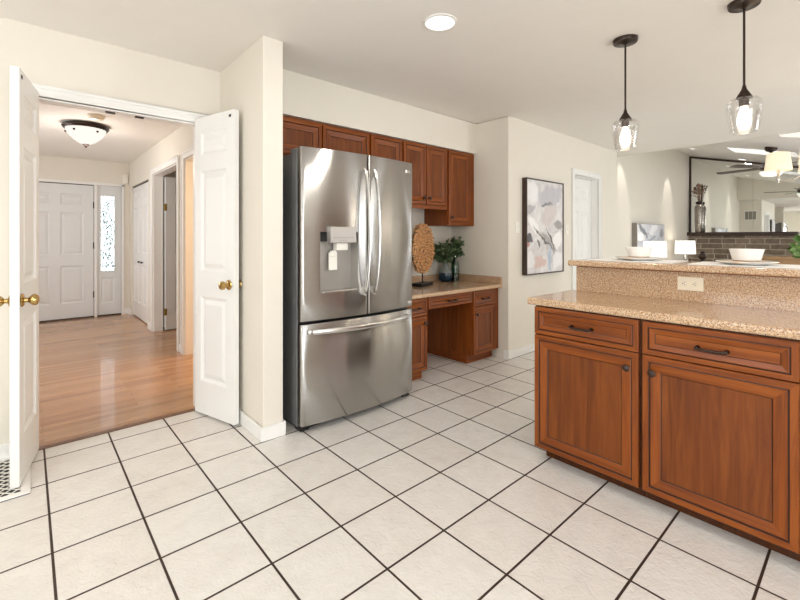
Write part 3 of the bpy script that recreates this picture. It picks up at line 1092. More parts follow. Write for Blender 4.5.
def bulged(x0, x1, z0, z1, hole=None):
    n = 22
    xs = {x0, x1}
    for k in range(1, n):
        xs.add(x0 + (x1 - x0) * k / n)
    for e in (0.003, 0.007, 0.012):
        xs |= {x0 + e, x1 - e}
    if hole:
        xs |= {hole[0], hole[1]}
    xs = sorted(xs)
    zs = [z0, z0 + 0.004, z1 - 0.004, z1] if not hole else [z0, z0 + 0.004, hole[2], hole[3], z1 - 0.004, z1]
    b = B()

    def yy(x, z):
        d = min(x - x0, x1 - x)
        r = 0.012
        e = 0 if d >= r else r - math.sqrt(max(0, r * r - (r - d) ** 2))
        dz = min(z - z0, z1 - z)
        e += 0.003 if dz < 0.002 else 0
        return fy(x) + e
    for i in range(len(xs) - 1):
        for j in range(len(zs) - 1):
            xm, zm = (xs[i] + xs[i + 1]) / 2, (zs[j] + zs[j + 1]) / 2
            if hole and hole[0] < xm < hole[1] and hole[2] < zm < hole[3]:
                continue
            b.quad([(LX(x), LY(yy(x, z)), z) for x, z in ((xs[i], zs[j]), (xs[i + 1], zs[j]), (xs[i + 1], zs[j + 1]), (xs[i], zs[j + 1]))])
    for i in range(len(xs) - 1):
        for z in (z0, z1):
            b.quad([(LX(xs[i]), LY(yy(xs[i], z)), z), (LX(xs[i + 1]), LY(yy(xs[i + 1], z)), z), (LX(xs[i + 1]), LY(FYB), z), (LX(xs[i]), LY(FYB), z)])
    for x in (x0, x1):
        for j in range(len(zs) - 1):
            b.quad([(LX(x), LY(yy(x, zs[j])), zs[j]), (LX(x), LY(yy(x, zs[j + 1])), zs[j + 1]), (LX(x), LY(FYB), zs[j + 1]), (LX(x), LY(FYB), zs[j])])
    b.quad([(LX(x0), LY(FYB), z0), (LX(x1), LY(FYB), z0), (LX(x1), LY(FYB), z1), (LX(x0), LY(FYB), z1)])
    return b


b = B(); b.box(LX(fx0), LX(fx1 - 0.01), LY(-0.935), LY(-0.2), 0.03, 1.765)
obj('body', b, 'steel_side', fr, bevel=0.004)
for x in (1.215, 2.08):
    b = B(); b.box(LX(x), LX(x + 0.06), LY(-0.955), LY(-0.88), 0.0, 0.032); obj('foot', b, 'black', fr)
b = B(); b.box(LX(1.28), LX(2.07), LY(-0.94), LY(-0.9), 0.006, 0.03); obj('kick_grille', b, 'black', fr)
for x in (1.2, 2.07):
    b = B(); b.box(LX(x + 0.004), LX(x + 0.07), LY(-0.97), LY(-0.84), 1.765, 1.798); obj('hinge_cover', b, 'steel_side', fr, bevel=0.004)
b = B(); b.box(LX(fx0 + 0.01), LX(fx1 - 0.02), LY(-0.944), LY(-0.935), 0.05, 1.76); obj('door_gasket', b, 'black', fr)
hx0, hx1, hz0, hz1 = 1.322, 1.600, 0.872, 1.262
ld = obj('fridge_door', bulged(fx0, 1.683, 0.70, 1.795, (hx0, hx1, hz0, hz1)), 'steel', fr, smooth=True)
rd = obj('fridge_door', bulged(1.690, fx1, 0.70, 1.795), 'steel', fr, smooth=True)
fd = obj('freezer_drawer', bulged(fx0, fx1, 0.045, 0.680), 'steel', fr, smooth=True)
# dispenser niche
yb = -0.955
b = B()
for (xa, xb) in ((hx0, hx0), (hx1, hx1)):
    b.quad([(LX(xa), LY(fy(xa)), hz0), (LX(xa), LY(fy(xa)), hz1), (LX(xa), LY(yb), hz1), (LX(xa), LY(yb), hz0)])
for z in (hz0, hz1):
    b.quad([(LX(hx0), LY(fy(hx0)), z), (LX(hx1), LY(fy(hx1)), z), (LX(hx1), LY(yb), z), (LX(hx0), LY(yb), z)])
b.quad([(LX(hx0), LY(yb), hz0), (LX(hx1), LY(yb), hz0), (LX(hx1), LY(yb), hz1), (LX(hx0), LY(yb), hz1)])
obj('dispenser_niche', b, 'silver_plastic', ld)
b = B(); b.box(LX(hx0), LX(hx1), LY(-1.0), LY(yb), 1.20, hz1); obj('dispenser_housing', b, 'black', ld)
b = B()
v = [(1.375, -1.056, 1.192), (1.575, -1.056, 1.192), (1.575, -1.050, 1.296), (1.375, -1.050, 1.296)]
a = [b.v((LX(x), LY(y), z)) for x, y, z in v]
c = [b.v((LX(x), LY(y + 0.05), z)) for x, y, z in v]
b.face(a); b.face(c[::-1])
for k in range(4):
    b.face([a[k], a[(k + 1) % 4], c[(k + 1) % 4], c[k]])
cp = obj('control_panel', b, 'panel_grey', ld, bevel=0.003)
b = B()
for k in range(7):
    xx = 1.395 + 0.024 * k
    b.box(LX(xx), LX(xx + 0.011), LY(-1.0568), LY(-1.0556), 1.222, 1.2265)
for k in range(3):
    xx = 1.445 + 0.022 * k
    b.box(LX(xx), LX(xx + 0.008), LY(-1.0568), LY(-1.0556), 1.205, 1.209)
obj('button', b, 'steel_side', cp)
b = B(); b.prism([(LX(1.435), LY(-1.03)), (LX(1.525), LY(-1.03)), (LX(1.515), LY(-0.965)), (LX(1.445), LY(-0.965))], 1.142, 1.192); obj('ice_chute', b, 'white_plastic', ld, bevel=0.006)
b = B(); b.box(LX(1.405), LX(1.470), LY(-0.985), LY(-0.972), 1.01, 1.13); b.box(LX(1.418), LX(1.457), LY(-0.995), LY(-0.972), 1.10, 1.142); obj('water_paddle', b, 'white_plastic', ld, bevel=0.006)
b = B(); b.box(LX(hx0 + 0.004), LX(hx1 - 0.004), LY(-1.042), LY(yb), hz0, hz0 + 0.010); obj('drip_tray', b, 'steel_bar', ld, bevel=0.003)


def bar(x, name, parent):
    b = B()
    pts = []
    for k in range(17):
        u = k / 16
        pts.append((LX(x), LY(fy(x) - 0.012 - 0.062 * math.sin(PI * u) ** 0.6), 0.835 + (1.69 - 0.835) * u))
    b.tube(pts, 0.0135, 10, ry=0.009)
    for z in (0.865, 1.66):
        b.box(LX(x - 0.011), LX(x + 0.011), LY(fy(x) - 0.035), LY(fy(x) + 0.004), z - 0.02, z + 0.02)
    return obj(name, b, 'steel_bar', parent, smooth=True)


bar(1.645, 'door_handle', ld)
bar(1.728, 'door_handle', rd)
b = B()
pts = []
for k in range(21):
    u = k / 20
    x = 1.235 + (2.085 - 1.235) * u
    pts.append((LX(x), LY(fy(x) - 0.02 - 0.05 * math.sin(PI * u) ** 0.7), 0.635))
b.tube(pts, 0.009, 10, ry=0.0165)
for x in (1.262, 2.058):
    b.box(LX(x - 0.018), LX(x + 0.018), LY(fy(x) - 0.035), LY(fy(x) + 0.006), 0.622, 0.648)
obj('drawer_handle', b, 'steel_bar', fd, smooth=True)


def text(body, size, parent, loc, rot, mat, name='lettering', ext=0.0006):
    cu = bpy.data.curves.new(name, 'FONT')
    cu.body = body
    cu.size = size
    cu.extrude = ext
    tmp = bpy.data.objects.new('tmp', cu)
    C.objects.link(tmp)
    bpy.context.view_layer.update()
    me = bpy.data.meshes.new_from_object(tmp.evaluated_get(bpy.context.evaluated_depsgraph_get()))
    bpy.data.objects.remove(tmp)
    me.materials.append(M[mat])
    o = bpy.data.objects.new(name, me)
    C.objects.link(o)
    o.parent = parent
    o.location = loc
    o.rotation_euler = rot
    return o


yl = fy(2.07) - 0.0015
b = B(); b.lathe([(0.013, 0.002), (0.013, 0)], (LX(2.066), LY(yl), 1.725), 20, ax='y'); obj('logo_disc', b, 'white_plastic', rd)
text('LG', 0.026, rd, (LX(2.083), LY(yl), 1.716), (R(90), 0, R(12)), 'white_plastic')
yl = fy(2.1) - 0.0015
b = B(); b.box(LX(2.075), LX(2.128), LY(yl), LY(yl + 0.006), 0.722, 0.742); obj('badge', b, 'chrome', rd, bevel=0.002)

# ------------------------------------------------------------------ things on the desk
DT = 0.7517
t = thing('mosaic_disc_sculpture', 'round tan wood-chip disc on a dark stand on the desk', 'sculpture', (2.84, -0.40, DT), R(20))
b = B(); b.box(-0.13, 0.13, -0.055, 0.055, 0, 0.03); obj('plinth', b, 'black', t, bevel=0.003)
b = B(); b.lathe([(0.006, 0.03), (0.006, 0.13)], (0, 0, 0), 10); obj('rod', b, 'black', t)
random.seed(5)
b = B()
b.lathe([(0.0, -0.011), (0.230, -0.011), (0.236, 0), (0.230, 0.011), (0.0, 0.011)], (0, 0, 0.365), 40, ax='y', mi=1)
pl = []
tries = 0
while len(pl) < 460 and tries < 30000:
    tries += 1
    a, rr = random.uniform(0, 2 * PI), 0.24 * math.sqrt(random.random())
    x, z = rr * math.cos(a), rr * math.sin(a)
    if all((x - p) ** 2 + (z - q) ** 2 > 0.0195 ** 2 for p, q in pl):
        pl.append((x, z))
for x, z in pl:
    r0 = random.uniform(0.0085, 0.0135)
    h = random.uniform(0.013, 0.030)
    sd = random.choice((5, 6, 7))
    for s in (-1, 1):
        b.lathe([(r0, 0.009 * s), (r0 * 0.96, h * s), (r0 * 0.45, h * s), (r0 * 0.4, h * s * 0.8)], (x, 0, 0.365 + z), sd, ax='y')
obj('disc', b, ['chip', 'stem'], t)


def foliage(b, base_, n, spread, hmin, hmax, seed, ls=0.03, lean=(0, 0)):
    random.seed(seed)
    for k in range(n):
        a = 2 * PI * k / n + random.uniform(-0.4, 0.4)
        rr = spread * math.sqrt(random.random())
        tip = Vector((base_[0] + rr * math.cos(a) + lean[0], base_[1] + rr * math.sin(a) + lean[1], base_[2] + random.uniform(hmin, hmax)))
        p0 = Vector(base_)
        mid = p0.lerp(tip, 0.5) + Vector((0, 0, 0.03))
        pts = [p0.lerp(mid, u).lerp(mid.lerp(tip, u), u) for u in [i / 6 for i in range(7)]]
        b.tube(pts, 0.0018, 5, 1)
        for i in range(2, 7):
            for m_ in range(3):
                d = Vector((random.gauss(0, 1), random.gauss(0, 1), random.gauss(0.2, 0.7))).normalized()
                u = d.cross(Vector((random.gauss(0, 1), random.gauss(0, 1), random.gauss(0, 1)))).normalized()
                L = ls * random.uniform(0.75, 1.25)
                W = L * 0.36
                q = pts[i]
                n_ = d.cross(u) * L * 0.12
                vs = [q, q + d * L * 0.35 + u * W, q + d * L * 0.75 + u * W * 0.8, q + d * L, q + d * L * 0.75 - u * W * 0.8, q + d * L * 0.35 - u * W]
                c_ = b.v(q + d * L * 0.5 - n_)
                V = [b.v(p) for p in vs]
                for e in range(6):
                    b.face([V[e], V[(e + 1) % 6], c_], 0)
    return b


t = thing('bulb_vase', 'round vase with a dark blue lower half holding leafy greenery', 'vase', (3.275, -0.31, DT))
b = B(); b.lathe([(0.035, 0), (0.062, 0.014), (0.074, 0.045), (0.076, 0.075), (0.070, 0.10)], seg=28); obj('blue_base', b, 'blue_glaze', t, smooth=True)
b = B(); b.lathe([(0.070, 0.10), (0.056, 0.132), (0.036, 0.165), (0.023, 0.19), (0.021, 0.215), (0.024, 0.222), (0.018, 0.222), (0.015, 0.2)], seg=28); obj('grey_neck', b, 'grey_glaze', t, smooth=True)
obj('greenery', foliage(B(), (0, 0, 0.2), 24, 0.14, 0.02, 0.22, 3, 0.047, (-0.03, 0.01)), ['leaf', 'stem'], t)
t = thing('bottle_vase', 'tall dark green glass bottle vase with leafy sprigs in the desk corner', 'vase', (3.40, -0.335, DT))
b = B(); b.lathe([(0.03, 0.0), (0.044, 0.004), (0.046, 0.03), (0.046, 0.16), (0.042, 0.195), (0.026, 0.235), (0.015, 0.26), (0.014, 0.285), (0.017, 0.288)], seg=26, caps=False)
obj('bottle', b, 'green_glass', t, smooth=True, solid=0.003)
b = B(); b.lathe([(0.026, 0.005), (0.040, 0.008), (0.041, 0.045), (0.0, 0.046)], seg=22); obj('dark_fill', b, 'black', t, smooth=True)
obj('greenery', foliage(B(), (0, 0, 0.27), 18, 0.10, 0.0, 0.2, 8, 0.046, (-0.02, 0.0)), ['leaf', 'stem'], t)

# ------------------------------------------------------------------ pendants and ceiling lights
def pendant(label, x, y):
    t = thing('pendant_light', label, 'pendant light', (x, y, CZ), 0, 'clear glass pendants over the bar')
    b = B(); b.lathe([(0.070, 0.006), (0.070, -0.010), (0.066, -0.022), (0.02, -0.026), (0.008, -0.034)], seg=32); obj('canopy', b, 'bronze', t, smooth=True)
    b = B(); b.lathe([(0.0055, -0.03), (0.0055, -0.43)], seg=10); obj('rod', b, 'bronze', t, smooth=True)
    b = B(); b.lathe([(0.007, -0.43), (0.012, -0.452), (0.034, -0.49), (0.036, -0.498), (0.022, -0.50), (0.022, -0.535), (0.016, -0.54)], seg=24); obj('socket', b, 'bronze', t, smooth=True)
    b = B(); b.lathe([(0.034, -0.496), (0.060, -0.504), (0.072, -0.518), (0.075, -0.535), (0.069, -0.585), (0.061, -0.64), (0.057, -0.670), (0.054, -0.673)], seg=32, caps=False); obj('glass_shade', b, 'clear', t, smooth=True, solid=0.004)
    b = B(); b.lathe([(0.013, -0.53), (0.016, -0.548), (0.024, -0.575), (0.031, -0.605), (0.030, -0.63), (0.020, -0.653), (0.0, -0.66)], seg=20); obj('bulb', b, 'bulb', t, smooth=True)
    l = bpy.data.lights.new('pendant_glow', 'POINT'); l.energy = 4; l.color = (1, 0.85, 0.66); l.shadow_soft_size = 0.03
    lo = bpy.data.objects.new('pendant_glow', l); C.objects.link(lo); lo.location = (0, 0, -0.70); lo.parent = t
    return t


pendant('clear glass pendant light over the bar, farther one hanging toward the painting', 2.68, -2.336)
pendant('clear glass pendant light over the bar, nearer one above the front place setting', 2.705, -2.905)


def downlight(label, x, y, z=CZ, power=12, tilt=0.0, r=0.082, vis=True):
    t = thing('recessed_light', label, 'ceiling light', (x, y, z), 0, 'recessed ceiling lights')
    t.rotation_euler = (tilt, 0, 0)
    b = B(); b.lathe([(r, -0.0005), (r + 0.014, -0.001), (r + 0.014, -0.006), (r, -0.008)], seg=32, caps=False); obj('trim_ring', b, 'trim', t, smooth=True)
    b = B(); b.lathe([(r, -0.001), (r, -0.006), (r * 0.8, -0.009), (0, -0.010)], seg=32); obj('lens', b, 'lens', t, smooth=True)
    a = area('downlight_glow', (0, 0, -0.02), (0, 0, 0), r * 1.7, r * 1.7, power, (1.0, 0.95, 0.88), 'DISK')
    a.parent = t
    return t


downlight('lit recessed ceiling light above the refrigerator front', 1.675, -1.721)
downlight('unseen recessed ceiling light added behind the camera to light the kitchen floor', 1.2, -4.4)  # added out of view to brighten the kitchen floor
downlight('unseen recessed ceiling light added left of the camera to light the kitchen', -1.0, -1.9)  # unseen lamp put in for fill on the left
downlight('unseen recessed ceiling light added behind the camera near the patio fill', -1.0, -4.4)  # extra unseen downlight, there only for its light
downlight('unseen recessed ceiling light added beyond the bar over the dining area', 4.6, -4.6, CZ + 0.005)  # added lamp outside the view, lifts the dining area
yy_ = -1.42
downlight('small lit spot in the sloped ceiling at the mirror top', 11.75, yy_, cz(yy_), 10, math.atan(SL), 0.07)

for x in (7.85, 10.45):
    t = thing('wall_washer', 'small recessed spot in the sloped ceiling washing the family room wall', 'ceiling light', (x, -0.80, cz(-0.80)), 0, 'wall washing spots')
    t.rotation_euler = (math.atan(SL), 0, 0)
    b = B(); b.lathe([(0.045, -0.001), (0.06, -0.001), (0.06, -0.006), (0.045, -0.007)], seg=24, caps=False); obj('trim_ring', b, 'trim', t, smooth=True)
    b = B(); b.lathe([(0.045, -0.001), (0.04, -0.006), (0, -0.007)], seg=24); obj('lens', b, 'lens', t, smooth=True)
    l = bpy.data.lights.new('wall_wash', 'SPOT'); l.energy = 70; l.color = (1, 0.95, 0.86); l.spot_size = R(42); l.spot_blend = 0.5; l.shadow_soft_size = 0.03
    lo = bpy.data.objects.new('wall_wash', l); C.objects.link(lo); lo.location = (x, -0.80, cz(-0.80) - 0.02); lo.rotation_euler = (R(20), 0, 0)

# hall flush light
t = thing('flush_ceiling_light', 'lit alabaster bowl ceiling light with a dark rim in the hall', 'ceiling light', (0.39, 2.15, 2.41))
b = B(); b.lathe([(0.05, 0), (0.17, -0.004), (0.20, -0.018), (0.205, -0.034), (0.192, -0.05), (0.17, -0.052)], seg=40); obj('rim', b, 'bronze', t, smooth=True)
b = B(); b.lathe([(0.175, -0.05), (0.168, -0.08), (0.145, -0.12), (0.108, -0.158), (0.07, -0.188), (0.035, -0.205), (0, -0.207)], seg=40); obj('glass_bowl', b, 'bowl_lit', t, smooth=True)
b = B(); b.lathe([(0.03, -0.204), (0.03, -0.212), (0.012, -0.222), (0.010, -0.24), (0.0, -0.248)], seg=16); obj('finial', b, 'bronze', t, smooth=True)
for a_ in (R(-60), R(-130), R(60), R(170)):
    b = B(); b.sphere((0.168 * math.cos(a_), 0.168 * math.sin(a_), -0.085), 0.012); obj('clip', b, 'bronze', t, smooth=True)
l = bpy.data.lights.new('flush_glow', 'POINT'); l.energy = 20; l.color = (1, 0.93, 0.84); l.shadow_soft_size = 0.12
lo = bpy.data.objects.new('flush_glow', l); C.objects.link(lo); lo.location = (0, 0, -0.36); lo.parent = t

t = thing('smoke_detector', 'round cream smoke detector on the hall ceiling before the bowl light', 'smoke detector', (0.43, 1.68, 2.41))
b = B(); b.lathe([(0.07, 0), (0.07, -0.018), (0.055, -0.038), (0.03, -0.042), (0, -0.042)], seg=28); obj('housing', b, 'ivory', t, smooth=True)
for k in range(3):
    b = B(); b.box(-0.02 + 0.014 * k, -0.012 + 0.014 * k, -0.058, -0.048, -0.038, -0.030); obj('slot', b, 'bronze', t)
t = thing('door_chime', 'small white box high on the wall beside the front door sidelight', 'chime box', (1.10, 4.6, 2.155))
b = B(); b.box(-0.035, 0.035, -0.04, 0, -0.075, 0.075); obj('housing', b, 'white_plastic', t, bevel=0.006)

# ------------------------------------------------------------------ wall things on the painting wall
AW, AH = 0.785, 1.02
blobs = [(.62, .16, .26, .13, 0.2, (186, 184, 192), .75), (.15, .12, .12, .12, 0, (238, 237, 238), .8), (.10, .32, .10, .05, 0.3, (176, 171, 176), .8), (.55, .27, .13, .018, 0.1, (120, 116, 122), .8),
         (.60, .38, .18, .10, 0.4, (210, 200, 196), .8), (.88, .47, .10, .045, -0.2, (148, 143, 144), .8), (.22, .50, .17, .05, -0.7, (243, 242, 240), .95), (.83, .64, .12, .09, 0.6, (244, 243, 242), .95),
         (.55, .66, .22, .05, -0.5, (150, 144, 142), .65), (.06, .63, .09, .05, 0, (62, 60, 66), .9), (.02, .70, .05, .03, 0, (188, 110, 102), .8), (.52, .685, .30, .012, -0.62, (92, 86, 84), .9),
         (.64, .63, .16, .013, -1.0, (70, 66, 68), .9), (.30, .68, .02, .05, 0.4, (80, 74, 74), .85), (.36, .885, .14, .075, 0.2, (214, 188, 180), .9), (.60, .85, .03, .13, 0.1, (176, 192, 208), .85), (.85, .86, .12, .10, 0, (238, 238, 240), .9), (.12, .86, .09, .10, 0, (236, 235, 236), .9)]
mat_a = m_art('abstract_canvas', lin(226, 223, 223), AW, AH, blobs)
t = thing('framed_painting', 'tall abstract painting in grey and blush in a dark frame beside the desk wall', 'painting', (3.80, WY, 0.83))
b = B(); b.box(0.012, AW - 0.012, -0.045, -0.002, 0.012, AH - 0.012); obj('canvas', b, mat_a, t)
b = B()
b.box(0, 0.011, -0.055, 0, 0, AH); b.box(AW - 0.011, AW, -0.055, 0, 0, AH); b.box(0.011, AW - 0.011, -0.055, 0, 0, 0.011); b.box(0.011, AW - 0.011, -0.055, 0, AH - 0.011, AH)
obj('frame', b, 'dark_wood', t)


def switch(label, x, y, z, n=1):
    t = thing('light_switch', label, 'light switch', (x, y, z))
    b = B(); b.box(-0.036 - 0.023 * (n - 1), 0.036 + 0.023 * (n - 1), -0.006, 0, -0.058, 0.058); obj('cover_plate', b, 'white_plastic', t, bevel=0.002)
    for k in range(n):
        xx = (k - (n - 1) / 2) * 0.046
        b = B(); b.box(xx - 0.005, xx + 0.005, -0.014, -0.006, -0.006, 0.012); obj('toggle', b, 'white_plastic', t, bevel=0.002)


switch('white light switch left of the tall painting near the wall corner', 3.71, WY, 1.33)
switch('white light switch between the tall painting and the panelled door', 4.765, WY, 1.32)

t = thing('door_stop', 'small dark spring door stop on the skirting behind the right door leaf', 'door stop', (0.972, -0.545, 0.05), R(90))
b = B(); b.lathe([(0.010, 0), (0.010, 0.004), (0.006, 0.006), (0.006, 0.048)], (0, 0, 0), 10, ax='y'); obj('spring', b, 'bronze', t)
b = B(); b.lathe([(0.009, 0.048), (0.009, 0.062), (0.006, 0.064)], (0, 0, 0), 10, ax='y'); obj('tip', b, 'white_plastic', t)

# floor register behind the left leaf
t = thing('floor_register', 'white floor vent with a black lattice under the left door leaf', 'floor vent', (-0.062, -0.16, 0.0))
b = B(); b.box(-0.30, 0, -0.51, 0, 0.0, 0.003)
obj('black_well', b, 'black', t)
b = B()
b.box(-0.30, 0, -0.51, -0.475, 0.003, 0.009); b.box(-0.30, 0, -0.035, 0, 0.003, 0.009); b.box(-0.30, -0.265, -0.475, -0.035, 0.003, 0.009); b.box(-0.035, 0, -0.475, -0.035, 0.003, 0.009)
obj('rim', b, 'trim', t, bevel=0.002)
b = B()
n = 10
for k in range(-8, n + 1):
    for s in (-1, 1):
        p0 = Vector((-0.265, -0.475 + k * 0.046 if s > 0 else -0.035 - k * 0.046, 0.006))
        p1 = Vector((-0.035, p0.y + s * 0.23, 0.006))
        lo_, hi_ = -0.475, -0.035
        u0, u1 = 0.0, 1.0
        ya, yb_ = p0.y, p1.y
        for (bound, sign) in ((lo_, 1), (hi_, -1)):
            f0, f1 = sign * (ya - bound), sign * (yb_ - bound)
            if f0 < 0 and f1 < 0:
                u0, u1 = 1, 0
            elif f0 < 0:
                u0 = max(u0, f0 / (f0 - f1))
            elif f1 < 0:
                u1 = min(u1, f0 / (f0 - f1))
        if u1 - u0 > 0.05:
            b.tube([p0.lerp(p1, u0), p0.lerp(p1, u1)], 0.0028, 6)
obj('lattice', b, 'white_plastic', t)

# ------------------------------------------------------------------ on the bar top
BT = 1.0848
for (x, y, lab) in ((2.70, -2.39, 'white table mat under the farther place setting on the bar'), (2.68, -2.93, 'white table mat under the nearer place setting on the bar')):
    b = B(); b.box(-0.16, 0.16, -0.23, 0.23, 0, 0.004)
    o = obj('placemat', b, 'linen', bevel=0.001, loc=(x, y, BT))
    tag(o, lab, 'placemat', 'placemats on the bar')


def setting(x, y, which):
    z = BT + 0.0042
    t = thing('dinner_plate', 'white dinner plate under the %s bowl on the bar' % which, 'plate', (x, y, z), 0, 'plates on the bar')
    b = B(); b.lathe([(0.0, 0.0), (0.075, 0.0), (0.088, 0.004), (0.124, 0.014), (0.127, 0.016), (0.122, 0.018), (0.085, 0.009), (0.0, 0.007)], seg=44); obj('dish', b, 'ceramic', t, smooth=True)
    z += 0.0075
    t = thing('folded_napkin', 'tan folded napkin tucked under the %s bowl on its plate' % which, 'napkin', (x - 0.03, y + 0.01, z), R(-90 + 50), 'napkins on the plates')
    b = B(); b.box(-0.075, 0.075, -0.06, 0.06, 0.0, 0.006); b.box(-0.075, 0.072, -0.056, 0.058, 0.006, 0.011); obj('cloth', b, 'tan_linen', t, bevel=0.003)
    z += 0.0115
    t = thing('soup_bowl', 'white flaring bowl of the %s place setting on the bar' % which, 'bowl', (x + 0.01, y, z), R(20), 'bowls on the bar')
    b = B()
    prof = [(0.052, 0.0), (0.058, 0.004), (0.064, 0.03), (0.0715, 0.058), (0.0725, 0.060), (0.069, 0.060), (0.060, 0.03), (0.053, 0.010), (0.0, 0.008)]
    b.lathe(prof, seg=44)
    obj('dish', b, 'ceramic', t, smooth=True)


setting(2.70, -2.402, 'farther')
setting(2.66, -2.92, 'nearer')
t = thing('knot_ornament', 'small dark bronze ornament standing between the two place settings', 'ornament', (2.84, -2.695, BT))
b = B(); b.lathe([(0.016, 0), (0.018, 0.006), (0.008, 0.012)], seg=16); obj('foot', b, 'bronze', t, smooth=True)
b = B(); b.sphere((0, 0, 0.032), 0.020, sc=(1.15, 1.15, 0.95)); b.sphere((0.004, 0, 0.052), 0.012)
obj('knot', b, 'bronze', t, smooth=True)

# ------------------------------------------------------------------ dining area: chandelier, table, plant
ch = thing('chandelier', 'nickel chandelier with small cream drum shades at the right edge', 'chandelier', (4.15, -3.145, CZ + 0.005))
b = B(); b.lathe([(0.065, 0), (0.06, -0.02), (0.012, -0.03), (0.012, -0.05)], seg=28); obj('canopy', b, 'chrome', ch, smooth=True)
b = B(); b.lathe([(0.007, -0.04), (0.007, -0.55), (0.02, -0.57), (0.026, -0.62), (0.014, -0.68), (0.03, -0.74), (0.034, -0.80), (0.014, -0.85), (0.018, -0.87), (0.0, -0.89)], seg=20); obj('column', b, 'chrome', ch, smooth=True)
for k in range(5):
    a_ = R(95 + 72 * k)
    ca, sa = math.cos(a_), math.sin(a_)
    P = lambda r, z: (r * ca, r * sa, z)
    b = B(); b.tube([P(0.02, -0.77), P(0.08, -0.745), (P(0.15, -0.77)), P(0.21, -0.81), P(0.255, -0.805), P(0.27, -0.78)], 0.006, 8); arm = obj('arm', b, 'chrome', ch, smooth=True)
    b = B(); b.lathe([(0.004, -0.815), (0.010, -0.80), (0.014, -0.785), (0.010, -0.775), (0.010, -0.70), (0.009, -0.66)], P(0.27, 0), 16); obj('candle_socket', b, 'chrome', arm, smooth=True)
    b = B(); b.lathe([(0.077, -0.725), (0.079, -0.717), (0.065, -0.597), (0.064, -0.595)], P(0.27, 0), 32, caps=False); obj('drum_shade', b, 'chshade', arm, smooth=True, solid=0.002)
    b = B(); b.lathe([(0.009, -0.66), (0.018, -0.64), (0.016, -0.62), (0, -0.605)], P(0.27, 0), 14); obj('bulb', b, 'bulb', arm, smooth=True)
l = bpy.data.lights.new('chandelier_glow', 'POINT'); l.energy = 14; l.color = (1, 0.86, 0.68); l.shadow_soft_size = 0.25
lo = bpy.data.objects.new('chandelier_glow', l); C.objects.link(lo); lo.location = (0, 0, -1.0); lo.parent = ch

t = thing('dining_table', 'tan wooden dining table beyond the bar', 'table', (4.3, -3.3, 0))
b = B(); b.box(-0.5, 0.5, -0.8, 0.62, 0.74, 0.78); obj('tabletop', b, 'side_wood', t, bevel=0.006)
for sx in (-0.42, 0.42):
    for sy in (-0.72, 0.54):
        b = B(); b.lathe([(0.025, 0), (0.035, 0.4), (0.045, 0.74)], (sx, sy, 0), 14); obj('leg', b, 'side_wood', t, smooth=True)
t = thing('potted_plant', 'leafy green plant in a terracotta pot beyond the bar at right edge', 'plant', (4.2, -3.10, 0.7805))
b = B(); b.lathe([(0.07, 0), (0.095, 0.17), (0.105, 0.175), (0.105, 0.21), (0.09, 0.21), (0.085, 0.18), (0, 0.18)], seg=26); obj('pot', b, 'terracotta', t, smooth=True)
obj('foliage', foliage(B(), (0, 0, 0.19), 26, 0.16, 0.04, 0.26, 12, 0.07), ['leaf2', 'stem'], t)

# ------------------------------------------------------------------ family room
LZ0, LZ1 = 1.262, 1.345
b = B(); b.box(XW - 0.09, XW - 0.001, -2.27, FY - 0.001, 0.001, LZ0)
o = obj('fireplace_surround', b, 'stone')
tag(o, 'grey-brown ledgestone wall below the dark mantel shelf', 'fireplace')
b = B(); b.box(XW - 0.20, XW, -2.30, FY, LZ0 + 0.001, LZ1)
o = obj('mantel_shelf', b, 'dark_wood', bevel=0.006)
tag(o, 'long dark wooden mantel shelf between stone wall and mirror', 'shelf')
MT = thing('wall_mirror', 'large wall mirror above the dark mantel, its top sloping with the ceiling', 'mirror', (XW, FY, LZ1 + 0.001))
y_end = -2.75
for (ya, yb2, nm) in ((FY - 0.045, -1.553, 'mirror_panel'), (-1.557, y_end, 'mirror_panel')):
    b = B()
    top = lambda y: cz(y) - LZ1 - 0.05
    pts = [(ya, 0.0), (yb2, 0.0), (yb2, top(yb2)), (ya, top(ya))]
    f0 = [b.v((-0.012, y - FY, z)) for y, z in pts]
    f1 = [b.v((-0.002, y - FY, z)) for y, z in pts]
    b.face(f0); b.face(f1[::-1])
    for k in range(4):
        b.face([f0[k], f0[(k + 1) % 4], f1[(k + 1) % 4], f1[k]])
    obj(nm, b, 'mirror', MT)
b = B(); b.box(-0.03, 0, -0.045, -0.005, 0, cz(FY - 0.045) - LZ1 - 0.01)
obj('side_frame', b, 'dark_wood', MT)
b = B()
for dx in (-0.03, -0.001):
    b.quad([(dx, -0.045, top(FY - 0.045)), (dx, y_end - FY, top(y_end)), (dx, y_end - FY, top(y_end) + 0.042), (dx, -0.045, top(FY - 0.045) + 0.042)])
b.quad([(-0.03, -0.045, top(FY - 0.045)), (-0.03, y_end - FY, top(y_end)), (-0.001, y_end - FY, top(y_end)), (-0.001, -0.045, top(FY - 0.045))])
obj('top_frame', b, 'dark_wood', MT)

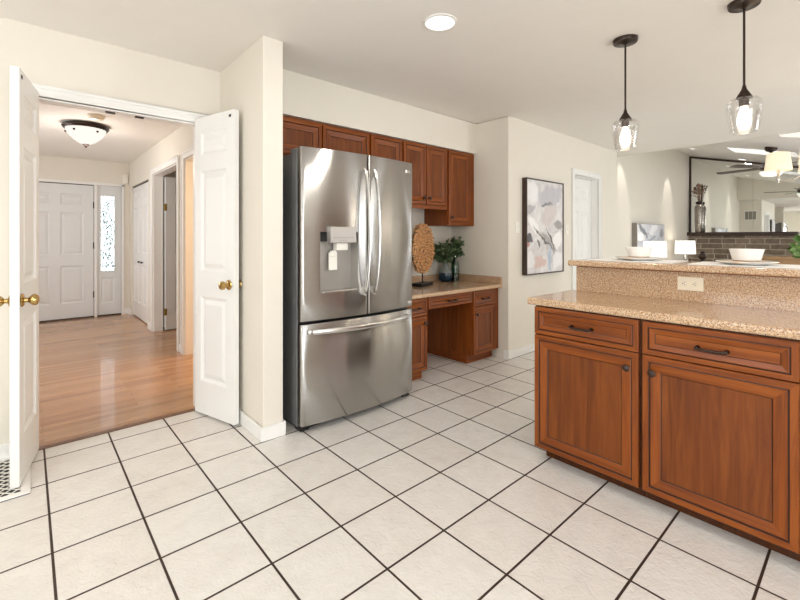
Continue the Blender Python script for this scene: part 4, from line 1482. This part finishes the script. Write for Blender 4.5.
t = thing('floor_style_vase', 'tall silver vase of dried stalks at the left end of the mantel', 'vase', (XW - 0.12, -0.57, LZ1 + 0.001))
t.name = 'tall_vase'
b = B(); b.lathe([(0.07, 0), (0.078, 0.01), (0.088, 0.30), (0.092, 0.58), (0.086, 0.62), (0.055, 0.65), (0.05, 0.67)], seg=24); obj('body', b, 'silver_vase', t, smooth=True)
b = B(); b.lathe([(0.05, 0.67), (0.068, 0.69), (0.07, 0.72), (0.055, 0.735), (0.03, 0.735)], seg=24); obj('dark_neck', b, 'bronze', t, smooth=True)
random.seed(21)
b = B()
for k in range(16):
    a_ = random.uniform(0, 2 * PI); rr = random.uniform(0.03, 0.17); h = random.uniform(0.22, 0.44)
    tip = Vector((min(0.05, rr * math.cos(a_)), rr * math.sin(a_), 0.72 + h))
    b.tube([Vector((0, 0, 0.70)), Vector((tip.x * 0.4, tip.y * 0.4, 0.72 + h * 0.5)), tip], 0.004, 5)
    b.sphere(tip, 0.018, sc=(1, 1, 1.4), u=8, v=6)
    b.sphere(tip + Vector((0, 0.015, -0.09)), 0.012, u=8, v=6)
obj('dried_stalks', b, 'dry', t)

art2 = m_art('abstract_canvas_wide', lin(214, 216, 222), 1.5, 0.5, [(.2, .25, .3, .05, -.5, (90, 98, 112), .8), (.6, .2, .25, .08, .3, (240, 240, 242), .9), (.45, .6, .4, .02, .2, (130, 136, 148), .7), (.9, .35, .1, .1, 0, (120, 112, 118), .7), (.3, .8, .3, .1, 0, (200, 206, 218), .8)])
t = thing('canvas_picture', 'wide pale abstract canvas behind the white table lamp on the family room wall', 'painting', (8.42, FY, 0.98))
b = B(); b.box(0, 1.5, -0.085, -0.001, 0, 0.5); obj('canvas', b, art2, t)
b = B(); b.box(-0.014, 0, -0.09, 0, -0.01, 0.512); b.box(1.5, 1.514, -0.09, 0, -0.01, 0.512); b.box(0, 1.5, -0.09, 0, 0.5, 0.512); b.box(0, 1.5, -0.09, 0, -0.01, 0)
obj('edge_frame', b, 'pewter', t)

for k, (x, y, lab, lab2) in enumerate(((8.60, -0.66, 'white-shaded table lamp in front of the pale wall canvas', 'small wooden end table under the lamp by the wall canvas'), (10.66, -0.62, 'white-shaded table lamp next to the stone fireplace wall', 'small wooden end table under the lamp by the fireplace'))):
    t = thing('end_table', lab2, 'table', (x, y, 0), 0, 'end tables by the family room wall')
    b = B(); b.box(-0.25, 0.25, -0.22, 0.22, 0.52, 0.55); obj('tabletop', b, 'dark_wood', t, bevel=0.004)
    for sx in (-0.21, 0.21):
        for sy in (-0.18, 0.18):
            b = B(); b.box(sx - 0.02, sx + 0.02, sy - 0.02, sy + 0.02, 0, 0.52); obj('leg', b, 'dark_wood', t)
    t = thing('table_lamp', lab, 'lamp', (x, y, 0.5505), 0, 'white table lamps in the family room')
    b = B(); b.lathe([(0.08, 0), (0.082, 0.012), (0.03, 0.02), (0.014, 0.03), (0.012, 0.16), (0.03, 0.19), (0.03, 0.24), (0.012, 0.27), (0.008, 0.33), (0.008, 0.44)], seg=22); obj('base', b, 'chrome', t, smooth=True)
    b = B(); b.lathe([(0.195, 0.315), (0.195, 0.32), (0.18, 0.60), (0.179, 0.602)], seg=36, caps=False); obj('lamp_shade', b, 'lampshade', t, smooth=True, solid=0.003)
    b = B(); b.lathe([(0.008, 0.44), (0.03, 0.47), (0.028, 0.50), (0, 0.525)], seg=14); obj('bulb', b, 'bulb', t, smooth=True)
    l = bpy.data.lights.new('table_lamp_glow', 'POINT'); l.energy = 3; l.color = (1, 0.88, 0.72); l.shadow_soft_size = 0.05
    lo = bpy.data.objects.new('table_lamp_glow', l); C.objects.link(lo); lo.location = (0, 0, 0.57); lo.parent = t

t = thing('console_table', 'tan wooden console table in front of the stone fireplace wall at right', 'table', (11.3, -2.45, 0))
b = B(); b.box(-0.2, 0.2, -0.8, 0.9, 0.79, 0.84); obj('tabletop', b, 'tan_wood', t, bevel=0.004)
b = B(); b.box(-0.17, 0.17, -0.75, 0.85, 0.66, 0.79); obj('apron', b, 'tan_wood', t)
for sx in (-0.16, 0.16):
    for sy in (-0.74, 0.84):
        b = B(); b.box(sx - 0.03, sx + 0.03, sy - 0.03, sy + 0.03, 0, 0.66); obj('leg', b, 'tan_wood', t)
fx, fyy = 9.40, -2.19
t = thing('ceiling_fan', 'dark ceiling fan with a light hanging from the sloped family room ceiling', 'ceiling fan', (fx, fyy, cz(fyy)))
b = B(); b.lathe([(0.085, 0.03), (0.085, -0.03), (0.07, -0.06), (0.02, -0.08), (0.02, -0.09)], seg=28); obj('canopy', b, 'bronze', t, smooth=True)
b = B(); b.lathe([(0.016, -0.07), (0.016, -0.28)], seg=12); obj('rod', b, 'bronze', t, smooth=True)
b = B(); b.lathe([(0.03, -0.26), (0.12, -0.275), (0.155, -0.31), (0.15, -0.37), (0.10, -0.405)], seg=28); obj('motor', b, 'bronze', t, smooth=True)
b = B(); b.lathe([(0.10, -0.405), (0.15, -0.41), (0.155, -0.43), (0.12, -0.48), (0, -0.505)], seg=28); obj('light_bowl', b, 'lampshade', t, smooth=True)
for k in range(5):
    a_ = R(150 + 72 * k)
    rm = Matrix.Rotation(a_, 4, 'Z') @ Matrix.Rotation(R(10), 4, 'X')
    b = B(); b.prism([(0.12, -0.03), (0.22, -0.055), (0.78, -0.07), (0.81, 0.0), (0.78, 0.07), (0.22, 0.055), (0.12, 0.03)], -0.004, 0.004)
    b.bm.transform(Matrix.Translation((0, 0, -0.345)) @ rm)
    obj('fan_blade', b, 'fan_blade', t)

t = thing('return_vent', 'white wall air vent, seen in the mirror, beside the kitchen opening', 'vent', (6.25, -0.63, 1.95), R(90))
b = B(); b.box(-0.17, 0.17, -0.012, 0, -0.16, 0.16); obj('vent_frame', b, 'trim', t, bevel=0.004)
for k in range(3):
    b = B(); b.box(-0.145 + 0.10 * k, -0.055 + 0.10 * k, -0.016, -0.012, -0.135, 0.135); obj('louvre_panel', b, 'pewter', t)
